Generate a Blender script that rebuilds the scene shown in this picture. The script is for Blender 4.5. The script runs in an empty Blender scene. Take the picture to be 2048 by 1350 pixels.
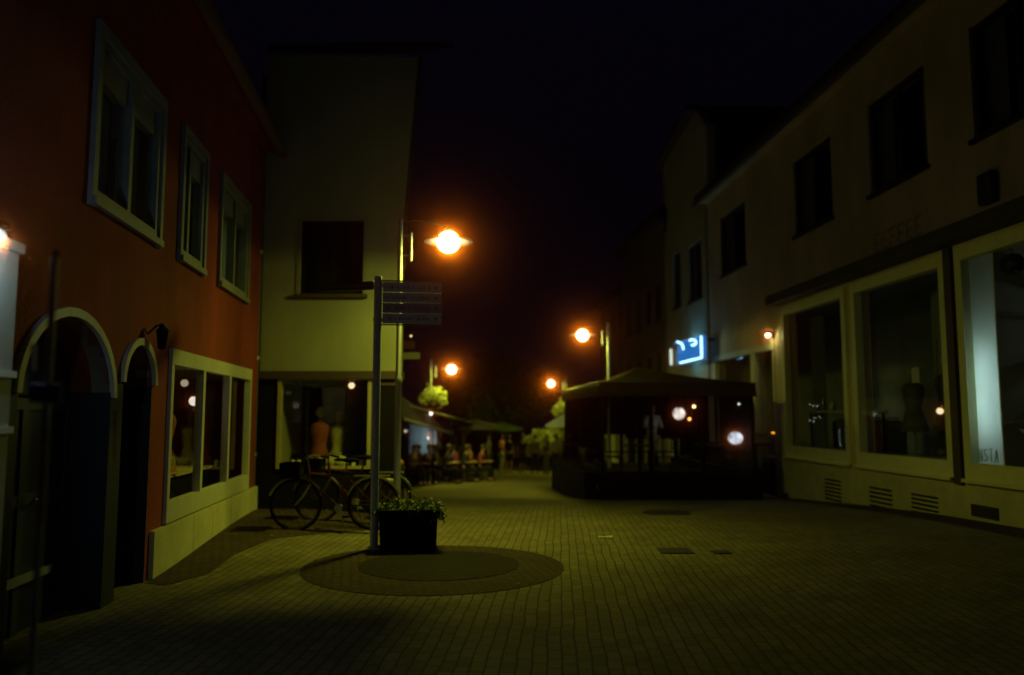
import bpy, bmesh, math, random
from mathutils import Vector, Matrix
random.seed(7)
sc = bpy.context.scene
COL = sc.collection
R = math.radians

# ------------------------------------------------------------------ camera
EYE = 1.65
PITCH = math.atan(155 / 1593.0)
cd = bpy.data.cameras.new('camera'); cam = bpy.data.objects.new('camera', cd); COL.objects.link(cam)
cam.location = (0, 0, EYE); cam.rotation_euler = (R(90) + PITCH, 0, 0)
cd.lens = 28; cd.sensor_width = 36; cd.clip_start = 0.05; cd.clip_end = 600
cd.dof.use_dof = True; cd.dof.focus_distance = 7.5; cd.dof.aperture_fstop = 0.65
sc.camera = cam
# ------------------------------------------------------------------ world, exposure
w = bpy.data.worlds.new('World'); sc.world = w; w.use_nodes = True
bg = w.node_tree.nodes['Background']
bg.inputs[0].default_value = (0.26, 0.24, .85, 1); bg.inputs[1].default_value = 0.0046
sc.view_settings.view_transform = 'Standard'; sc.view_settings.look = 'None'
sc.view_settings.exposure = 0; sc.view_settings.gamma = 1
sc.cycles.use_denoising = True
sc.cycles.sample_clamp_indirect = 2.0
sc.cycles.volume_bounces = 0
sc.cycles.max_bounces = 6
sc.cycles.caustics_reflective = False
LAMP_W = 430; LAMP_COL = (0.93, 1.0, 0.08)

# ------------------------------------------------------------------ pixel helpers (2048 wide frame)
CP, SP = math.cos(PITCH), math.sin(PITCH)
def ray(px, py):
    a, b, f = px - 1024.0, 675.0 - py, 1593.0
    return Vector((a, f * CP - b * SP, b * CP + f * SP))
def P(px, py, Y):
    r = ray(px, py); return Vector((0, 0, EYE)) + r * (Y / r.y)
def smooth(t):
    t = max(0.0, min(1.0, t)); return t * t * (3 - 2 * t)
PROF = [(-20, 0), (10, 0), (13, -.03), (15.5, -.10), (18, -.22), (20, -.38), (22, -.49), (28, -.72), (37.6, -1.05), (60, -1.5), (200, -3.0)]
def g(x, y):
    z = PROF[-1][1]
    for (a, za), (b, zb) in zip(PROF, PROF[1:]):
        if a <= y <= b: z = za + (zb - za) * (y - a) / (b - a); break
    z += .15 * smooth((x - 3) / 4) * (1 - smooth((y - 10) / 9))
    z += .14 * smooth((-x - 1.2) / 2.5) * smooth((y - 8) / 5) * (1 - smooth((y - 14) / 8))
    return z
def G(px, Y, dz=0):
    x = ray(px, 827).x / ray(px, 827).y * Y
    return Vector((x, Y, g(x, Y) + dz))

def GP(px, py):
    r = ray(px, py); Y = 10.0
    for _ in range(40):
        x = r.x / r.y * Y; h = EYE - g(x, Y); Y = .5 * Y + .5 * (h * r.y / max(1e-4, -r.z))
    return Vector((r.x / r.y * Y, Y, g(r.x / r.y * Y, Y)))
class Frame:
    def __init__(s, o, d, side):
        d = Vector((d[0], d[1], 0)).normalized(); s.o = Vector((o[0], o[1], 0)); s.d = d
        s.n = Vector((d.y, -d.x, 0)) * side
    def p(s, u, w_, z): return s.o + s.d * u + s.n * w_ + Vector((0, 0, z))
    def hit(s, px, py, w_=0):
        r = ray(px, py); o = s.o + s.n * w_
        t = (o - Vector((0, 0, EYE))).dot(s.n) / r.dot(s.n)
        q = Vector((0, 0, EYE)) + r * t
        return (q - s.o).dot(s.d), q.z
FR = Frame((7.5, 0), (-.0594, 1), -1)
FL = Frame((-2.72, 0), (-.115, 1), 1)
FC = Frame((0, 13.4), (1, 0), 1)          # n = (0,-1)
FS = Frame((-.75, 0), (-.115, 1), 1)
FW = Frame((0, 0), (1, 0), 1)             # u = x, w = -y

# ------------------------------------------------------------------ mesh builder
class MB:
    def __init__(s): s.v = []; s.f = []; s.sm = False
    def add(s, vs, fs):
        n = len(s.v); s.v += [Vector(a) for a in vs]; s.f += [tuple(i + n for i in f) for f in fs]; return s
    def fbox(s, F, u0, u1, w0, w1, z0, z1):
        vs = [F.p(u, w_, z) for z in (z0, z1) for w_ in (w0, w1) for u in (u0, u1)]
        return s.add(vs, [(0, 1, 3, 2), (4, 6, 7, 5), (0, 4, 5, 1), (2, 3, 7, 6), (0, 2, 6, 4), (1, 5, 7, 3)])
    def box(s, x0, x1, y0, y1, z0, z1):
        vs = [(x, y, z) for z in (z0, z1) for y in (y0, y1) for x in (x0, x1)]
        return s.add(vs, [(0, 2, 3, 1), (4, 5, 7, 6), (0, 1, 5, 4), (2, 6, 7, 3), (0, 4, 6, 2), (1, 3, 7, 5)])
    def prism(s, F, poly, w0, w1):
        n = len(poly)
        vs = [F.p(u, w0, z) for u, z in poly] + [F.p(u, w1, z) for u, z in poly]
        fs = [tuple(range(n)), tuple(range(2 * n - 1, n - 1, -1))] + [(i, i + n, (i + 1) % n + n, (i + 1) % n) for i in range(n)]
        return s.add(vs, fs)
    def tube(s, pts, r, seg=10, caps=True):
        pts = [Vector(p) for p in pts]; rs = r if isinstance(r, (list, tuple)) else [r] * len(pts)
        base = len(s.v); prev = None
        for i, p in enumerate(pts):
            t = (pts[min(i + 1, len(pts) - 1)] - pts[max(i - 1, 0)]).normalized()
            if prev is None:
                a = t.cross(Vector((0, 0, 1)))
                if a.length < .1: a = t.cross(Vector((1, 0, 0)))
            else: a = prev - t * prev.dot(t)
            a.normalize(); prev = a; b = t.cross(a)
            for k in range(seg):
                an = 2 * math.pi * k / seg
                s.v.append(p + (a * math.cos(an) + b * math.sin(an)) * rs[i])
        for i in range(len(pts) - 1):
            for k in range(seg):
                k2 = (k + 1) % seg
                s.f.append((base + i * seg + k, base + i * seg + k2, base + (i + 1) * seg + k2, base + (i + 1) * seg + k))
        if caps:
            s.f.append(tuple(base + k for k in range(seg - 1, -1, -1)))
            s.f.append(tuple(base + (len(pts) - 1) * seg + k for k in range(seg)))
        s.sm = True
        return s
    def lathe(s, c, prof, seg=24):
        c = Vector(c); base = len(s.v); n = len(prof)
        for k in range(seg):
            a = 2 * math.pi * k / seg
            for r_, z in prof: s.v.append(c + Vector((r_ * math.cos(a), r_ * math.sin(a), z)))
        for k in range(seg):
            k2 = (k + 1) % seg
            for i in range(n - 1): s.f.append((base + k * n + i, base + k2 * n + i, base + k2 * n + i + 1, base + k * n + i + 1))
        s.sm = True
        return s
    def ball(s, c, r_, sx=1, sy=1, sz=1, seg=16, rings=10, jit=0):
        c = Vector(c); base = len(s.v)
        for i in range(rings + 1):
            th = math.pi * i / rings
            for k in range(seg):
                a = 2 * math.pi * k / seg; j = 1 + random.uniform(-jit, jit)
                s.v.append(c + Vector((sx * math.sin(th) * math.cos(a), sy * math.sin(th) * math.sin(a), sz * math.cos(th))) * r_ * j)
        for i in range(rings):
            for k in range(seg):
                k2 = (k + 1) % seg
                s.f.append((base + i * seg + k, base + (i + 1) * seg + k, base + (i + 1) * seg + k2, base + i * seg + k2))
        s.sm = True
        return s
    def leaf(s, c, size, n=None):
        n = n or Vector((random.gauss(0, 1), random.gauss(0, 1), random.gauss(0, 1))).normalized()
        a = n.cross(Vector((random.gauss(0, 1), random.gauss(0, 1), .3))).normalized(); b = n.cross(a)
        c = Vector(c); L = size * random.uniform(.7, 1.3)
        return s.add([c - a * L, c - b * L * .45 + n * L * .1, c + a * L, c + b * L * .45 + n * L * .1], [(0, 1, 2, 3)])
    def build(s, name, mat, parent=None, loc=None, bevel=0, tagd=None):
        off = Vector((0, 0, 0)); q = parent
        while q is not None: off += q.location; q = q.parent
        o_loc = Vector(loc) if loc is not None else Vector((0, 0, 0))
        me = bpy.data.meshes.new(name)
        me.from_pydata([tuple(a - off - o_loc) for a in s.v], [], s.f); me.update()
        bm = bmesh.new(); bm.from_mesh(me); bmesh.ops.remove_doubles(bm, verts=bm.verts, dist=1e-5) if s.sm else None
        bmesh.ops.recalc_face_normals(bm, faces=bm.faces) if len(s.f) < 60000 else None
        bm.to_mesh(me); bm.free()
        if s.sm:
            for p in me.polygons: p.use_smooth = True
            try: me.set_sharp_from_angle(angle=R(40))
            except Exception: pass
        me.materials.append(mat)
        o = bpy.data.objects.new(name, me); COL.objects.link(o); o.parent = parent; o.location = o_loc
        if bevel:
            b = o.modifiers.new('bevel', 'BEVEL'); b.width = bevel; b.segments = 2; b.limit_method = 'ANGLE'
        return o
def tag(o, label=None, cat=None, group=None, kind=None):
    if label: o['label'] = label
    if cat: o['category'] = cat
    if group: o['group'] = group
    if kind: o['kind'] = kind
    return o
def thing(name, label, cat, loc=(0, 0, 0), rz=0, group=None):
    o = bpy.data.objects.new(name, None); COL.objects.link(o); o.empty_display_size = .2
    o.location = loc; o.rotation_euler = (0, 0, rz); return tag(o, label, cat, group)
def copy_tree(o, parent=None, loc=None, rz=None, label=None):
    c = o.copy(); COL.objects.link(c); c.parent = parent
    if loc is not None: c.location = loc
    if rz is not None: c.rotation_euler = (0, 0, rz)
    if label: c['label'] = label
    for ch in list(o.children): copy_tree(ch, c)
    return c

# ------------------------------------------------------------------ materials
MATS = {}
def mat(name, col, rough=.8, metal=0, var=.0, vscale=6, bump=0, bscale=60, emis=None, estr=0, streak=0, spec=None):
    if name in MATS: return MATS[name]
    m = bpy.data.materials.new(name); m.use_nodes = True; nt = m.node_tree; b = nt.nodes['Principled BSDF']
    b.inputs['Base Color'].default_value = (*col, 1); b.inputs['Roughness'].default_value = rough; b.inputs['Metallic'].default_value = metal
    if spec is not None: b.inputs['Specular IOR Level'].default_value = spec
    tc = nt.nodes.new('ShaderNodeTexCoord')
    if var:
        n1 = nt.nodes.new('ShaderNodeTexNoise'); n1.inputs['Scale'].default_value = vscale; n1.inputs['Detail'].default_value = 6
        n1.inputs['Roughness'].default_value = .65
        if streak:
            mp = nt.nodes.new('ShaderNodeMapping'); mp.inputs['Scale'].default_value = (1, 1, streak)
            nt.links.new(tc.outputs['Object'], mp.inputs[0]); nt.links.new(mp.outputs[0], n1.inputs['Vector'])
        else: nt.links.new(tc.outputs['Object'], n1.inputs['Vector'])
        rp = nt.nodes.new('ShaderNodeMapRange'); rp.inputs[1].default_value = .3; rp.inputs[2].default_value = .7
        rp.inputs[3].default_value = 1 - var; rp.inputs[4].default_value = 1 + var
        nt.links.new(n1.outputs[0], rp.inputs[0])
        mx = nt.nodes.new('ShaderNodeVectorMath'); mx.operation = 'SCALE'; mx.inputs[0].default_value = col
        nt.links.new(rp.outputs[0], mx.inputs['Scale']); nt.links.new(mx.outputs[0], b.inputs['Base Color'])
    if bump:
        n2 = nt.nodes.new('ShaderNodeTexNoise'); n2.inputs['Scale'].default_value = bscale; n2.inputs['Detail'].default_value = 4
        nt.links.new(tc.outputs['Object'], n2.inputs['Vector'])
        bp = nt.nodes.new('ShaderNodeBump'); bp.inputs['Strength'].default_value = bump; bp.inputs['Distance'].default_value = .02
        nt.links.new(n2.outputs[0], bp.inputs['Height']); nt.links.new(bp.outputs[0], b.inputs['Normal'])
    if emis: b.inputs['Emission Color'].default_value = (*emis, 1); b.inputs['Emission Strength'].default_value = estr
    MATS[name] = m; return m
def paver(name, c1, c2, mort, bw=.2, bh=.1, rot=math.pi / 2 + .06, bump=.5, spec=.15):
    m = bpy.data.materials.new(name); m.use_nodes = True; nt = m.node_tree; b = nt.nodes['Principled BSDF']
    L = nt.links.new
    tc = nt.nodes.new('ShaderNodeTexCoord'); mp = nt.nodes.new('ShaderNodeMapping'); mp.inputs['Rotation'].default_value = (0, 0, rot)
    L(tc.outputs['Object'], mp.inputs[0])
    # slight warp so that rows are not ruler straight
    wn = nt.nodes.new('ShaderNodeTexNoise'); wn.inputs['Scale'].default_value = 1.3; L(tc.outputs['Object'], wn.inputs['Vector'])
    sb = nt.nodes.new('ShaderNodeVectorMath'); sb.operation = 'SUBTRACT'; sb.inputs[1].default_value = (.5, .5, .5); L(wn.outputs['Color'], sb.inputs[0])
    sc_ = nt.nodes.new('ShaderNodeVectorMath'); sc_.operation = 'SCALE'; sc_.inputs['Scale'].default_value = .06; L(sb.outputs[0], sc_.inputs[0])
    ad = nt.nodes.new('ShaderNodeVectorMath'); L(mp.outputs[0], ad.inputs[0]); L(sc_.outputs[0], ad.inputs[1])
    br = nt.nodes.new('ShaderNodeTexBrick'); br.inputs['Scale'].default_value = 1; br.inputs['Brick Width'].default_value = bw; br.inputs['Row Height'].default_value = bh
    br.inputs['Mortar Size'].default_value = .008; br.inputs['Mortar Smooth'].default_value = .4
    br.inputs['Color1'].default_value = (*c1, 1); br.inputs['Color2'].default_value = (*c2, 1); br.inputs['Mortar'].default_value = (*mort, 1)
    L(ad.outputs[0], br.inputs['Vector'])
    n = nt.nodes.new('ShaderNodeTexNoise'); n.inputs['Scale'].default_value = .9; n.inputs['Detail'].default_value = 8; n.inputs['Roughness'].default_value = .7
    L(tc.outputs['Object'], n.inputs['Vector'])
    rp = nt.nodes.new('ShaderNodeMapRange'); rp.inputs[1].default_value = .3; rp.inputs[2].default_value = .7; rp.inputs[3].default_value = .68; rp.inputs[4].default_value = 1.25
    L(n.outputs[0], rp.inputs[0])
    mx = nt.nodes.new('ShaderNodeVectorMath'); mx.operation = 'SCALE'; L(br.outputs['Color'], mx.inputs[0]); L(rp.outputs[0], mx.inputs['Scale'])
    L(mx.outputs[0], b.inputs['Base Color'])
    bp = nt.nodes.new('ShaderNodeBump'); bp.inputs['Strength'].default_value = bump; bp.inputs['Distance'].default_value = .012
    iv = nt.nodes.new('ShaderNodeMath'); iv.operation = 'SUBTRACT'; iv.inputs[0].default_value = 1; L(br.outputs['Fac'], iv.inputs[1])
    n3 = nt.nodes.new('ShaderNodeTexNoise'); n3.inputs['Scale'].default_value = 35; L(tc.outputs['Object'], n3.inputs['Vector'])
    a2 = nt.nodes.new('ShaderNodeMath'); a2.operation = 'MULTIPLY_ADD'; a2.inputs[1].default_value = .5; L(n3.outputs[0], a2.inputs[0]); L(iv.outputs[0], a2.inputs[2])
    L(a2.outputs[0], bp.inputs['Height']); L(bp.outputs[0], b.inputs['Normal'])
    b.inputs['Roughness'].default_value = .85; b.inputs['Specular IOR Level'].default_value = spec
    return m
def glass(name, tint=(1, 1, 1), boost=1.0):
    m = bpy.data.materials.new(name); m.use_nodes = True; nt = m.node_tree; nt.nodes.remove(nt.nodes['Principled BSDF'])
    out = nt.nodes['Material Output']; t = nt.nodes.new('ShaderNodeBsdfTransparent'); t.inputs[0].default_value = (*tint, 1)
    gl = nt.nodes.new('ShaderNodeBsdfGlossy'); gl.inputs['Roughness'].default_value = .02
    fr = nt.nodes.new('ShaderNodeFresnel'); fr.inputs[0].default_value = 1.5
    mu = nt.nodes.new('ShaderNodeMath'); mu.operation = 'MULTIPLY'; mu.inputs[1].default_value = boost; mu.use_clamp = True
    mx = nt.nodes.new('ShaderNodeMixShader')
    ge = nt.nodes.new('ShaderNodeNewGeometry'); iv = nt.nodes.new('ShaderNodeMath'); iv.operation = 'SUBTRACT'; iv.inputs[0].default_value = 1
    nt.links.new(ge.outputs['Backfacing'], iv.inputs[1]); m2 = nt.nodes.new('ShaderNodeMath'); m2.operation = 'MULTIPLY'
    nt.links.new(fr.outputs[0], mu.inputs[0]); nt.links.new(mu.outputs[0], m2.inputs[0]); nt.links.new(iv.outputs[0], m2.inputs[1]); nt.links.new(m2.outputs[0], mx.inputs[0]); nt.links.new(t.outputs[0], mx.inputs[1]); nt.links.new(gl.outputs[0], mx.inputs[2])
    nt.links.new(mx.outputs[0], out.inputs[0]); return m
def emit_uneven(name, col, s):
    m = emit(name, col, s); nt = m.node_tree; e = [n for n in nt.nodes if n.type == 'EMISSION'][0]
    tc = nt.nodes.new('ShaderNodeTexCoord'); n = nt.nodes.new('ShaderNodeTexNoise'); n.inputs['Scale'].default_value = 5; nt.links.new(tc.outputs['Object'], n.inputs['Vector'])
    r_ = nt.nodes.new('ShaderNodeMapRange'); r_.inputs[1].default_value = .35; r_.inputs[2].default_value = .7; r_.inputs[3].default_value = s * .45; r_.inputs[4].default_value = s * 2.0
    nt.links.new(n.outputs[0], r_.inputs[0]); nt.links.new(r_.outputs[0], e.inputs[1]); return m
def emit(name, col, s):
    m = bpy.data.materials.new(name); m.use_nodes = True; nt = m.node_tree; nt.nodes.remove(nt.nodes['Principled BSDF'])
    e = nt.nodes.new('ShaderNodeEmission'); e.inputs[0].default_value = (*col, 1); e.inputs[1].default_value = s
    nt.links.new(e.outputs[0], nt.nodes['Material Output'].inputs[0]); return m

M_RED = mat('red_render', (.26, .036, .018), .9, var=.38, vscale=1.1, bump=.5, bscale=30, streak=.35)
M_CREAM = mat('cream_render', (.33, .33, .21), .9, var=.16, vscale=1.0, bump=.4, bscale=40, streak=.4)
M_BEIGE = mat('beige_render', (.70, .57, .34), .9, var=.24, vscale=.9, bump=.5, bscale=35, streak=.4)
M_BEIGE2 = mat('yellow_render', (.68, .62, .38), .9, var=.08, vscale=1.5, bump=.2)
M_OCHRE = mat('ochre_render', (.28, .21, .13), .9, var=.12, vscale=1.3, bump=.2)
M_GREY = mat('grey_render', (.2, .17, .14), .9, var=.1, vscale=1.3, bump=.2)
M_TRIM = mat('pale_paint', (.62, .60, .48), .55, var=.07, vscale=7, bump=.1)
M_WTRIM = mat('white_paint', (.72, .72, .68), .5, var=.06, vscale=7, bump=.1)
M_WT2 = mat('weathered_white_paint', (.26, .27, .28), .6, var=.2, vscale=4, bump=.1)  # white paint darkened to keep the upper windows in shade
M_FRAMEY = mat('yellow_beige_frame', (.82, .80, .44), .6, var=.08, vscale=5, bump=.1)
M_PLINTH = mat('plinth_stone', (.62, .58, .36), .9, var=.16, vscale=3, bump=.35, bscale=40)
M_DARK = mat('dark_paint', (.008, .008, .010), .85, spec=.12, var=.2, vscale=8)
M_INT = mat('dim_interior', (.22, .24, .20), .9, var=.2, vscale=2)
M_BROWN = mat('brown_fascia', (.07, .045, .03), .7, var=.15, vscale=5)
M_ROOF = mat('roof_tiles', (.06, .035, .03), .9, var=.3, vscale=12, bump=.6, bscale=25)
M_STEEL = mat('galvanised_steel', (.42, .43, .44), .38, .75, var=.12, vscale=20, bump=.1)
M_GPOLE = mat('grey_blue_steel', (.50, .55, .62), .5, .1, var=.15, vscale=15)
M_BLACK = mat('black_plastic', (.005, .005, .006), .85, var=.2, spec=.08, vscale=10)
M_IRON = mat('cast_iron', (.035, .033, .03), .7, .3, var=.3, vscale=30, bump=.6, bscale=60)
DOWN_SIGN = 1
M_LEAF = mat('leaf_green', (.14, .20, .04), .55, var=.35, vscale=9)
M_LEAFD = mat('leaf_dark', (.03, .085, .03), .6, var=.4, vscale=5)
M_BARK = mat('bark', (.09, .07, .05), .95, var=.3, vscale=12, bump=.8, bscale=25)
M_SKIN = mat('skin', (.50, .28, .18), .55, var=.06, vscale=20)
M_HAIR = mat('brown_hair', (.05, .028, .015), .6, var=.3, vscale=40)
M_GLASS = glass('window_glass', boost=1.0)
M_CANVAS = mat('brown_canvas', (.022, .014, .009), .95, var=.15, vscale=4, bump=.3, bscale=120, spec=.03)
M_CANVASW = mat('white_canvas', (.8, .82, .84), .9, var=.06, vscale=4, bump=.2)
M_BULB = emit('lamp_bulb', (1.0, .90, .70), 6)
M_BULBS = emit('small_bulb', (.95, .97, 1.0), 7)
M_BULBD = emit('dim_bulb', (1.0, .92, .5), 1.1)
M_BULBO = emit('amber_bulb', (1.0, .42, .02), 4)
M_BLUEP = emit('blue_sign_panel', (.0, .17, .60), 1.0)
M_TUBE = emit('blue_neon_tube', (.28, .66, 1.0), 5)
M_TUBEW = emit('white_neon_tube', (.55, .72, .62), 1.6)

# ------------------------------------------------------------------ generic building pieces
def wall_holes(mb, F, u0, u1, z0, z1, wb, wf, holes):
    us = sorted(set([u0, u1] + [h[0] for h in holes] + [h[1] for h in holes])); us = [u for u in us if u0 <= u <= u1]
    for a, b in zip(us, us[1:]):
        m_ = (a + b) / 2; zz = z0
        for h in sorted([h for h in holes if h[0] < m_ < h[1]], key=lambda h: h[2]):
            if h[2] > zz: mb.fbox(F, a, b, wb, wf, zz, h[2])
            zz = h[3]
        if zz < z1: mb.fbox(F, a, b, wb, wf, zz, z1)
    return mb
def frame_rect(mb, F, u0, u1, z0, z1, t, wb, wf, mull=(), tb=None, tt=None, mt=None, trans=()):
    tb = t if tb is None else tb; tt = t if tt is None else tt; mt = mt or t
    mb.fbox(F, u0, u1, wb, wf, z0, z0 + tb); mb.fbox(F, u0, u1, wb, wf, z1 - tt, z1)
    mb.fbox(F, u0, u0 + t, wb + .002, wf - .002, z0 + tb, z1 - tt); mb.fbox(F, u1 - t, u1, wb + .002, wf - .002, z0 + tb, z1 - tt)
    for m_ in mull: mb.fbox(F, m_ - mt / 2, m_ + mt / 2, wb + .002, wf - .004, z0 + tb, z1 - tt)
    for z in trans: mb.fbox(F, u0 + t, u1 - t, wb + .006, wf - .008, z - mt / 2, z + mt / 2)
    return mb
def pane(F, u0, u1, z0, z1, w_, parent, a=0, b=0):
    if a or b:                                  # pane turned in its frame to throw lamp reflections aside
        uc, zc = (u0 + u1) / 2, (z0 + z1) / 2; W = lambda u, z, e: w_ + e + a * (u - uc) + b * (z - zc)
        vs = [F.p(u, W(u, z, e), z) for z in (z0, z1) for e in (-.004, .004) for u in (u0, u1)]
        return MB().add(vs, [(0, 1, 3, 2), (4, 6, 7, 5), (0, 4, 5, 1), (2, 3, 7, 6), (0, 2, 6, 4), (1, 5, 7, 3)]).build('pane', M_GLASS, parent)
    return MB().fbox(F, u0, u1, w_ - .004, w_ + .004, z0, z1).build('pane', M_GLASS, parent)
def window(F, u0, u1, z0, z1, parent, fm, t=.07, mull=(), curtain=None, sill=True, wb=-.14, wf=-.05, backing=M_DARK, trans=()):
    f = frame_rect(MB(), F, u0, u1, z0, z1, t, wb, wf, mull, trans=trans).build('window', fm, parent)
    pane(F, u0 + t, u1 - t, z0 + t, z1 - t, (wb + wf) / 2, f)
    if sill: MB().fbox(F, u0 - .06, u1 + .06, wf + .002, .07, z0 - .07, z0 - .003).build('sill', fm, f)
    if curtain:
        c = MB(); n = 40
        for (a, b) in curtain['spans']:
            k = max(4, int((b - a) / .05)); pts = []
            for i in range(k + 1):
                uu = a + (b - a) * i / k; pts.append((uu, wb - .10 + .025 * math.sin(i * 2.2)))
            vs = [F.p(u_, w_, z0 + .02) for u_, w_ in pts] + [F.p(u_, w_, z1 - .02) for u_, w_ in pts]
            c.add(vs, [(i, i + 1, i + k + 2, i + k + 1) for i in range(k)])
            c.build('curtain', curtain['mat'], f); c = MB()
    MB().fbox(F, u0 - .05, u1 + .05, wb - .45, wb - .40, z0 - .05, z1 + .05).build('backing', backing, f)
    return f
def roof_slab(F, u0, u1, zt, w_over, depth, rise, parent, th=.16):
    prof = [(w_over, zt), (w_over, zt + th), (-depth, zt + th + rise), (-depth, zt + rise)]
    vs = [F.p(u0, a, z) for a, z in prof] + [F.p(u1, a, z) for a, z in prof]
    return MB().add(vs, [(0, 1, 2, 3), (7, 6, 5, 4), (0, 4, 5, 1), (1, 5, 6, 2), (2, 6, 7, 3), (3, 7, 4, 0)]).build('roof', M_ROOF, parent)
def point(name, loc, W, col, r=.08, parent=None, down=False):
    l = bpy.data.lights.new(name, 'POINT'); l.energy = W; l.color = col; l.shadow_soft_size = r
    if down: l.use_soft_falloff = False
    if down:                                    # reflector lamp: most of its light goes downwards
        l.use_nodes = True; nt = l.node_tree; e = nt.nodes['Emission']
        ge = nt.nodes.new('ShaderNodeNewGeometry'); sx = nt.nodes.new('ShaderNodeSeparateXYZ'); nt.links.new(ge.outputs['Incoming'], sx.inputs[0])
        rp = nt.nodes.new('ShaderNodeValToRGB'); cr_ = rp.color_ramp; cr_.elements[0].position = 0; cr_.elements[0].color = (1, 1, 1, 1); cr_.elements[1].position = 1; cr_.elements[1].color = (.002, .002, .002, 1)
        for ps, vv in ((.10, .95), (.20, .47), (.29, .42), (.375, .24), (.44, .12), (.505, .12), (.53, .006)): el = cr_.elements.new(ps); el.color = (vv, vv, vv, 1)
        ma = nt.nodes.new('ShaderNodeMath'); ma.operation = 'MULTIPLY_ADD'; ma.inputs[1].default_value = DOWN_SIGN * .5; ma.inputs[2].default_value = .5
        nt.links.new(sx.outputs[2], ma.inputs[0]); nt.links.new(ma.outputs[0], rp.inputs[0]); nt.links.new(rp.outputs[0], e.inputs['Strength'])
    o = bpy.data.objects.new(name, l); COL.objects.link(o); o.parent = parent; o.location = loc; return o

# ------------------------------------------------------------------ ground
gm = MB(); xs = [-60, -30, -15, -9] + [-6 + .5 * i for i in range(33)] + [12, 16, 30, 60]; ys = [-20, -8, -3] + [.5 * i for i in range(90)] + [48, 55, 65, 90, 140, 240]
vs = [(x, y, g(x, y)) for y in ys for x in xs]; nx = len(xs)
gm.add(vs, [(j * nx + i, j * nx + i + 1, (j + 1) * nx + i + 1, (j + 1) * nx + i) for j in range(len(ys) - 1) for i in range(nx - 1)]); gm.sm = True
M_PAVE = paver('brick_paving', (.24, .20, .095), (.175, .145, .075), (.075, .063, .036))
tag(gm.build('pavement', M_PAVE), 'brick paved pedestrian street lit by the lamps', kind='structure')
def disc_on_ground(name, c, r_, m, lift, seg=48, r_in=0):
    mb = MB(); rings = [r_in + (r_ - r_in) * i / 6 for i in range(7)]; vs = []; fs = []
    for rr in rings:
        for k in range(seg):
            a = 2 * math.pi * k / seg; x = c[0] + rr * math.cos(a); y = c[1] + rr * math.sin(a); vs.append((x, y, g(x, y) + lift))
    for i in range(6):
        for k in range(seg): k2 = (k + 1) % seg; fs.append((i * seg + k, i * seg + k2, (i + 1) * seg + k2, (i + 1) * seg + k))
    mb.add(vs, fs); return mb.build(name, m, loc=(c[0], c[1], g(c[0], c[1])))
cc = P(868, 1135, 8.9); cc.z = 0
M_COB = paver('dark_cobbles', (.085, .056, .030), (.062, .040, .023), (.020, .014, .009), .11, .1, rot=.3, bump=.9)
M_COB2 = paver('darker_cobbles', (.030, .020, .012), (.020, .013, .009), (.008, .006, .004), .1, .1, rot=.9, bump=.9)
tag(disc_on_ground('paving_circle', cc, 1.42, M_COB, .005), 'dark round cobbled circle set into the brick paving', kind='structure')
c2 = (cc.x + .05, cc.y + .1)
tag(disc_on_ground('paving_circle_centre', c2, .88, M_COB2, .010), 'darker round centre of the cobbled circle', kind='structure')
def strip_mesh(name, inner, outer, m, lift, label, n=5):
    mb = MB(); vs = []; fs = []
    I = []; O = []
    for L_, src in ((I, inner), (O, outer)):
        for a, b in zip(src, src[1:]):
            for k in range(n): L_.append((a[0] + (b[0] - a[0]) * k / n, a[1] + (b[1] - a[1]) * k / n))
        L_.append(tuple(src[-1][:2]))
    mcount = 5
    for a, b in zip(I, O):
        for k in range(mcount + 1): x = a[0] + (b[0] - a[0]) * k / mcount; y = a[1] + (b[1] - a[1]) * k / mcount; vs.append((x, y, g(x, y) + lift))
    for i in range(len(I) - 1):
        for k in range(mcount): q = i * (mcount + 1) + k; fs.append((q, q + 1, q + mcount + 2, q + mcount + 1))
    return tag(mb.add(vs, fs).build(name, m), label, kind='structure')
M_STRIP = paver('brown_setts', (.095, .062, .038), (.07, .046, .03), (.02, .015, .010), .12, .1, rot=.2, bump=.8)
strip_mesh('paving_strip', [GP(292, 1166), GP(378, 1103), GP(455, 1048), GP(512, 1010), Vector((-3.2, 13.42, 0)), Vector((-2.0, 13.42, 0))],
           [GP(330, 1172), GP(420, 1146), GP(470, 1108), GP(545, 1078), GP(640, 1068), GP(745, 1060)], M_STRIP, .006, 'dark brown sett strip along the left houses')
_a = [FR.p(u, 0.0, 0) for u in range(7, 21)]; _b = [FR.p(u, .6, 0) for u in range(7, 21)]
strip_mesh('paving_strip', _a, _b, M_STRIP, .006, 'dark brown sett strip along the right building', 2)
# cast iron covers
def cover(px, py, Y, r_, label, sq=False):
    q = P(px, py, Y); x, y = q.x, q.y
    t = thing('manhole_cover', label, 'manhole cover', (x, y, g(x, y)), 0, 'covers set in the paving')
    if sq:
        MB().box(x - r_, x + r_, y - r_, y + r_, g(x, y) - .03, g(x, y) + .012).build('lid', M_IRON, t, bevel=.004)
    else:
        MB().lathe((x, y, g(x, y)), [(0, -.02), (r_, -.02), (r_, .012), (r_ - .03, .013), (r_ - .035, .008), (r_ * .5, .008), (r_ * .48, .013), (0, .013)], 32).build('lid', M_IRON, t)
    return t
cover(1333, 1031, 14.2, .42, 'large round iron manhole cover in the bright paving before the pavilion')
cover(1350, 1098, 9.9, .19, 'small dark square cover, the left one of the pair before the big manhole', True)
cover(1443, 1101, 9.8, .11, 'smallest dark square cover, the right one of the pair before the big manhole', True)
q = P(1210, 1074, 11.0)
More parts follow.
